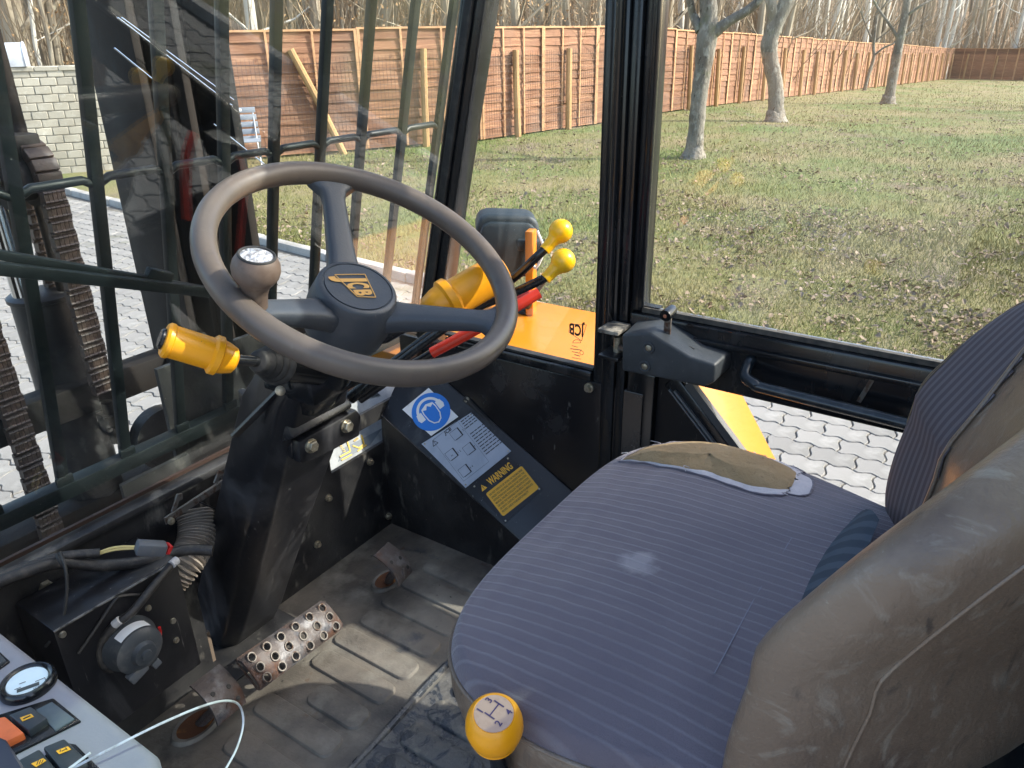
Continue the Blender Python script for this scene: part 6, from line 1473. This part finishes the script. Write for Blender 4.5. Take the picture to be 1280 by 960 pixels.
for i in range(270):
    px = rw.uniform(-60, 1340)
    while 140 < px < 275: px = rw.uniform(-60, 1340)
    d = ray(px, 30); a = math.atan2(d[0], d[1]); f0 = fence_r(a)
    rel = .8 + (rw.random() ** 1.5) * (34 if px < 850 else 26)
    x, y = math.sin(a) * (f0 + rel), math.cos(a) * (f0 + rel)
    u = rw.random()
    if px > 1000: kind = 'birch' if u < .62 else ('dark' if u < .75 else 'plain')
    else: kind = 'birch' if u < .14 else ('dark' if u < .30 else 'plain')
    r = round(rw.choice((.04, .055, .07, .10, .16) if px < 760 else (.07, .10, .13)) * (1.0 if f0 < 30 else 1.25), 2)
    nm, lab, grp, mt = {'birch': ('birch_tree', 'slim pale birch trunk in the wood behind the timber fence', 'pale birches behind the fence', M['birch']),
                        'dark': ('dark_tree', 'dark bare trunk in the wood behind the timber fence', 'dark trunks behind the fence', M['dark_trunk']),
                        'plain': ('woodland_tree', 'bare grey brown trunk in the wood behind the timber fence', 'bare trunks behind the fence', M['wood_trunk'])}[kind]
    side = 'left of the mast' if px < 140 else 'left of the leaning brace' if px < 390 else 'right of the leaning brace' if px < 490 else 'left of the front pillar' if px < 590 else 'right of the front pillar' if px < 670 else ('left of the door post' if px < 760 else ('left of the second garden tree' if px < 930 else 'right of the second garden tree' if px < 1010 else ('left of the fence corner' if px < 1190 else 'above the far fence corner')))
    row = 'just behind the fence' if rel < 4 else ('beyond the fence' if rel < 13 else 'deep in the wood')
    thick = 'thin' if r < .07 else ('medium thick' if r < .12 else 'thick')
    word = {'birch': 'pale birch trunk', 'dark': 'dark bare trunk', 'plain': 'grey brown trunk'}[kind]
    lab = thick + ' ' + word + ' ' + row + ', ' + side; grp = lab
    wood_tree(nm, lab, grp, mt, x, y, wood_z(x, y, rel), r, rw.randint(0, 5), 1.0, rw.uniform(-.06, .06))
for lab, px, relr, r in (('thick brown trunk close behind the brick wall, left of the letter box', 22, 1.2, .17), ('thick pale trunk standing right behind the letter box', 44, 2.0, .20)):
    d = ray(px, 60); a = math.atan2(d[0], d[1]); f0 = 14.4; x, y = math.sin(a) * (f0 + relr), math.cos(a) * (f0 + relr)
    wood_tree('woodland_tree', lab, 'bare trunks behind the fence', M['wood_trunk'], x, y, wood_z(x, y, relr), r, 1 + (px > 30))
# thickets of shoots, withered leaves and the far mass of trunks
th_ = MB()
for i in range(5200):
    px = rw.uniform(-80, 1350); d = ray(px, 30); a = math.atan2(d[0], d[1]); f0 = fence_r(a); rel = .5 + rw.random() ** 1.3 * 16
    x, y = math.sin(a) * (f0 + rel), math.cos(a) * (f0 + rel); z = wood_z(x, y, rel); h = rw.uniform(1.6, 5.0); lx_, ly_ = rw.gauss(0, .22) * h, rw.gauss(0, .22) * h; r = rw.uniform(.006, .016) * (1 if f0 < 25 else 1.9)
    th_.tube([V((x, y, z - .1)), V((x + lx_ * .35, y + ly_ * .35, z + h * .5)), V((x + lx_, y + ly_, z + h))], [r, r * .75, r * .25], 3, cap=False)
tag(th_.build('thicket', M['twig'], smooth=False, fix=False), 'dense thicket of thin bare shoots behind the fence', 'thicket', kind='stuff')
far = MB()
for i in range(1500):
    px = rw.uniform(-80, 1360); d = ray(px, 20); a = math.atan2(d[0], d[1]); f0 = fence_r(a); rel = 26 + rw.random() * 70
    x, y = math.sin(a) * (f0 + rel), math.cos(a) * (f0 + rel); z = wood_z(x, y, rel); r = rw.uniform(.06, .16)
    far.tube([V((x, y, z - .3)), V((x + rw.uniform(-.5, .5), y, z + 16))], [r, r * .5], 5, cap=False)
tag(far.build('far_wood', [M['wood_trunk']], smooth=False, fix=False), 'far trunks of the wood merging into one brown mass', 'wood', kind='stuff')
bl = []
for i in range(420):
    px = rw.choice((rw.uniform(380, 560), rw.uniform(600, 780), rw.uniform(-60, 130))); d = ray(px, 20); a = math.atan2(d[0], d[1]); f0 = fence_r(a); rel = .8 + rw.random() * 5
    x, y = math.sin(a) * (f0 + rel), math.cos(a) * (f0 + rel); z = wood_z(x, y, rel) + rw.uniform(1.0, 4.2)
    for q in range(22): bl.append((x + rw.gauss(0, .32), y + rw.gauss(0, .32), z + rw.gauss(0, .30)))
bl = np.array(bl); n = len(bl); u1 = nrand.normal(0, 1, (n, 3)); u1 /= np.linalg.norm(u1, axis=1)[:, None]; u2 = np.cross(u1, nrand.normal(0, 1, (n, 3))); u2 /= np.linalg.norm(u2, axis=1)[:, None]; s1 = nrand.uniform(.025, .05, n)[:, None]
bv = np.empty((n, 4, 3)); bv[:, 0] = bl - u1 * s1; bv[:, 1] = bl - u2 * s1 * .5; bv[:, 2] = bl + u1 * s1; bv[:, 3] = bl + u2 * s1 * .5
tag(fast_mesh('withered_leaves', bv.reshape(-1, 3).tolist(), np.arange(4 * n).reshape(-1, 4).tolist(), M['brown_leaf']), 'withered brown leaves hanging in the thicket behind the fence', 'leaves', kind='stuff')
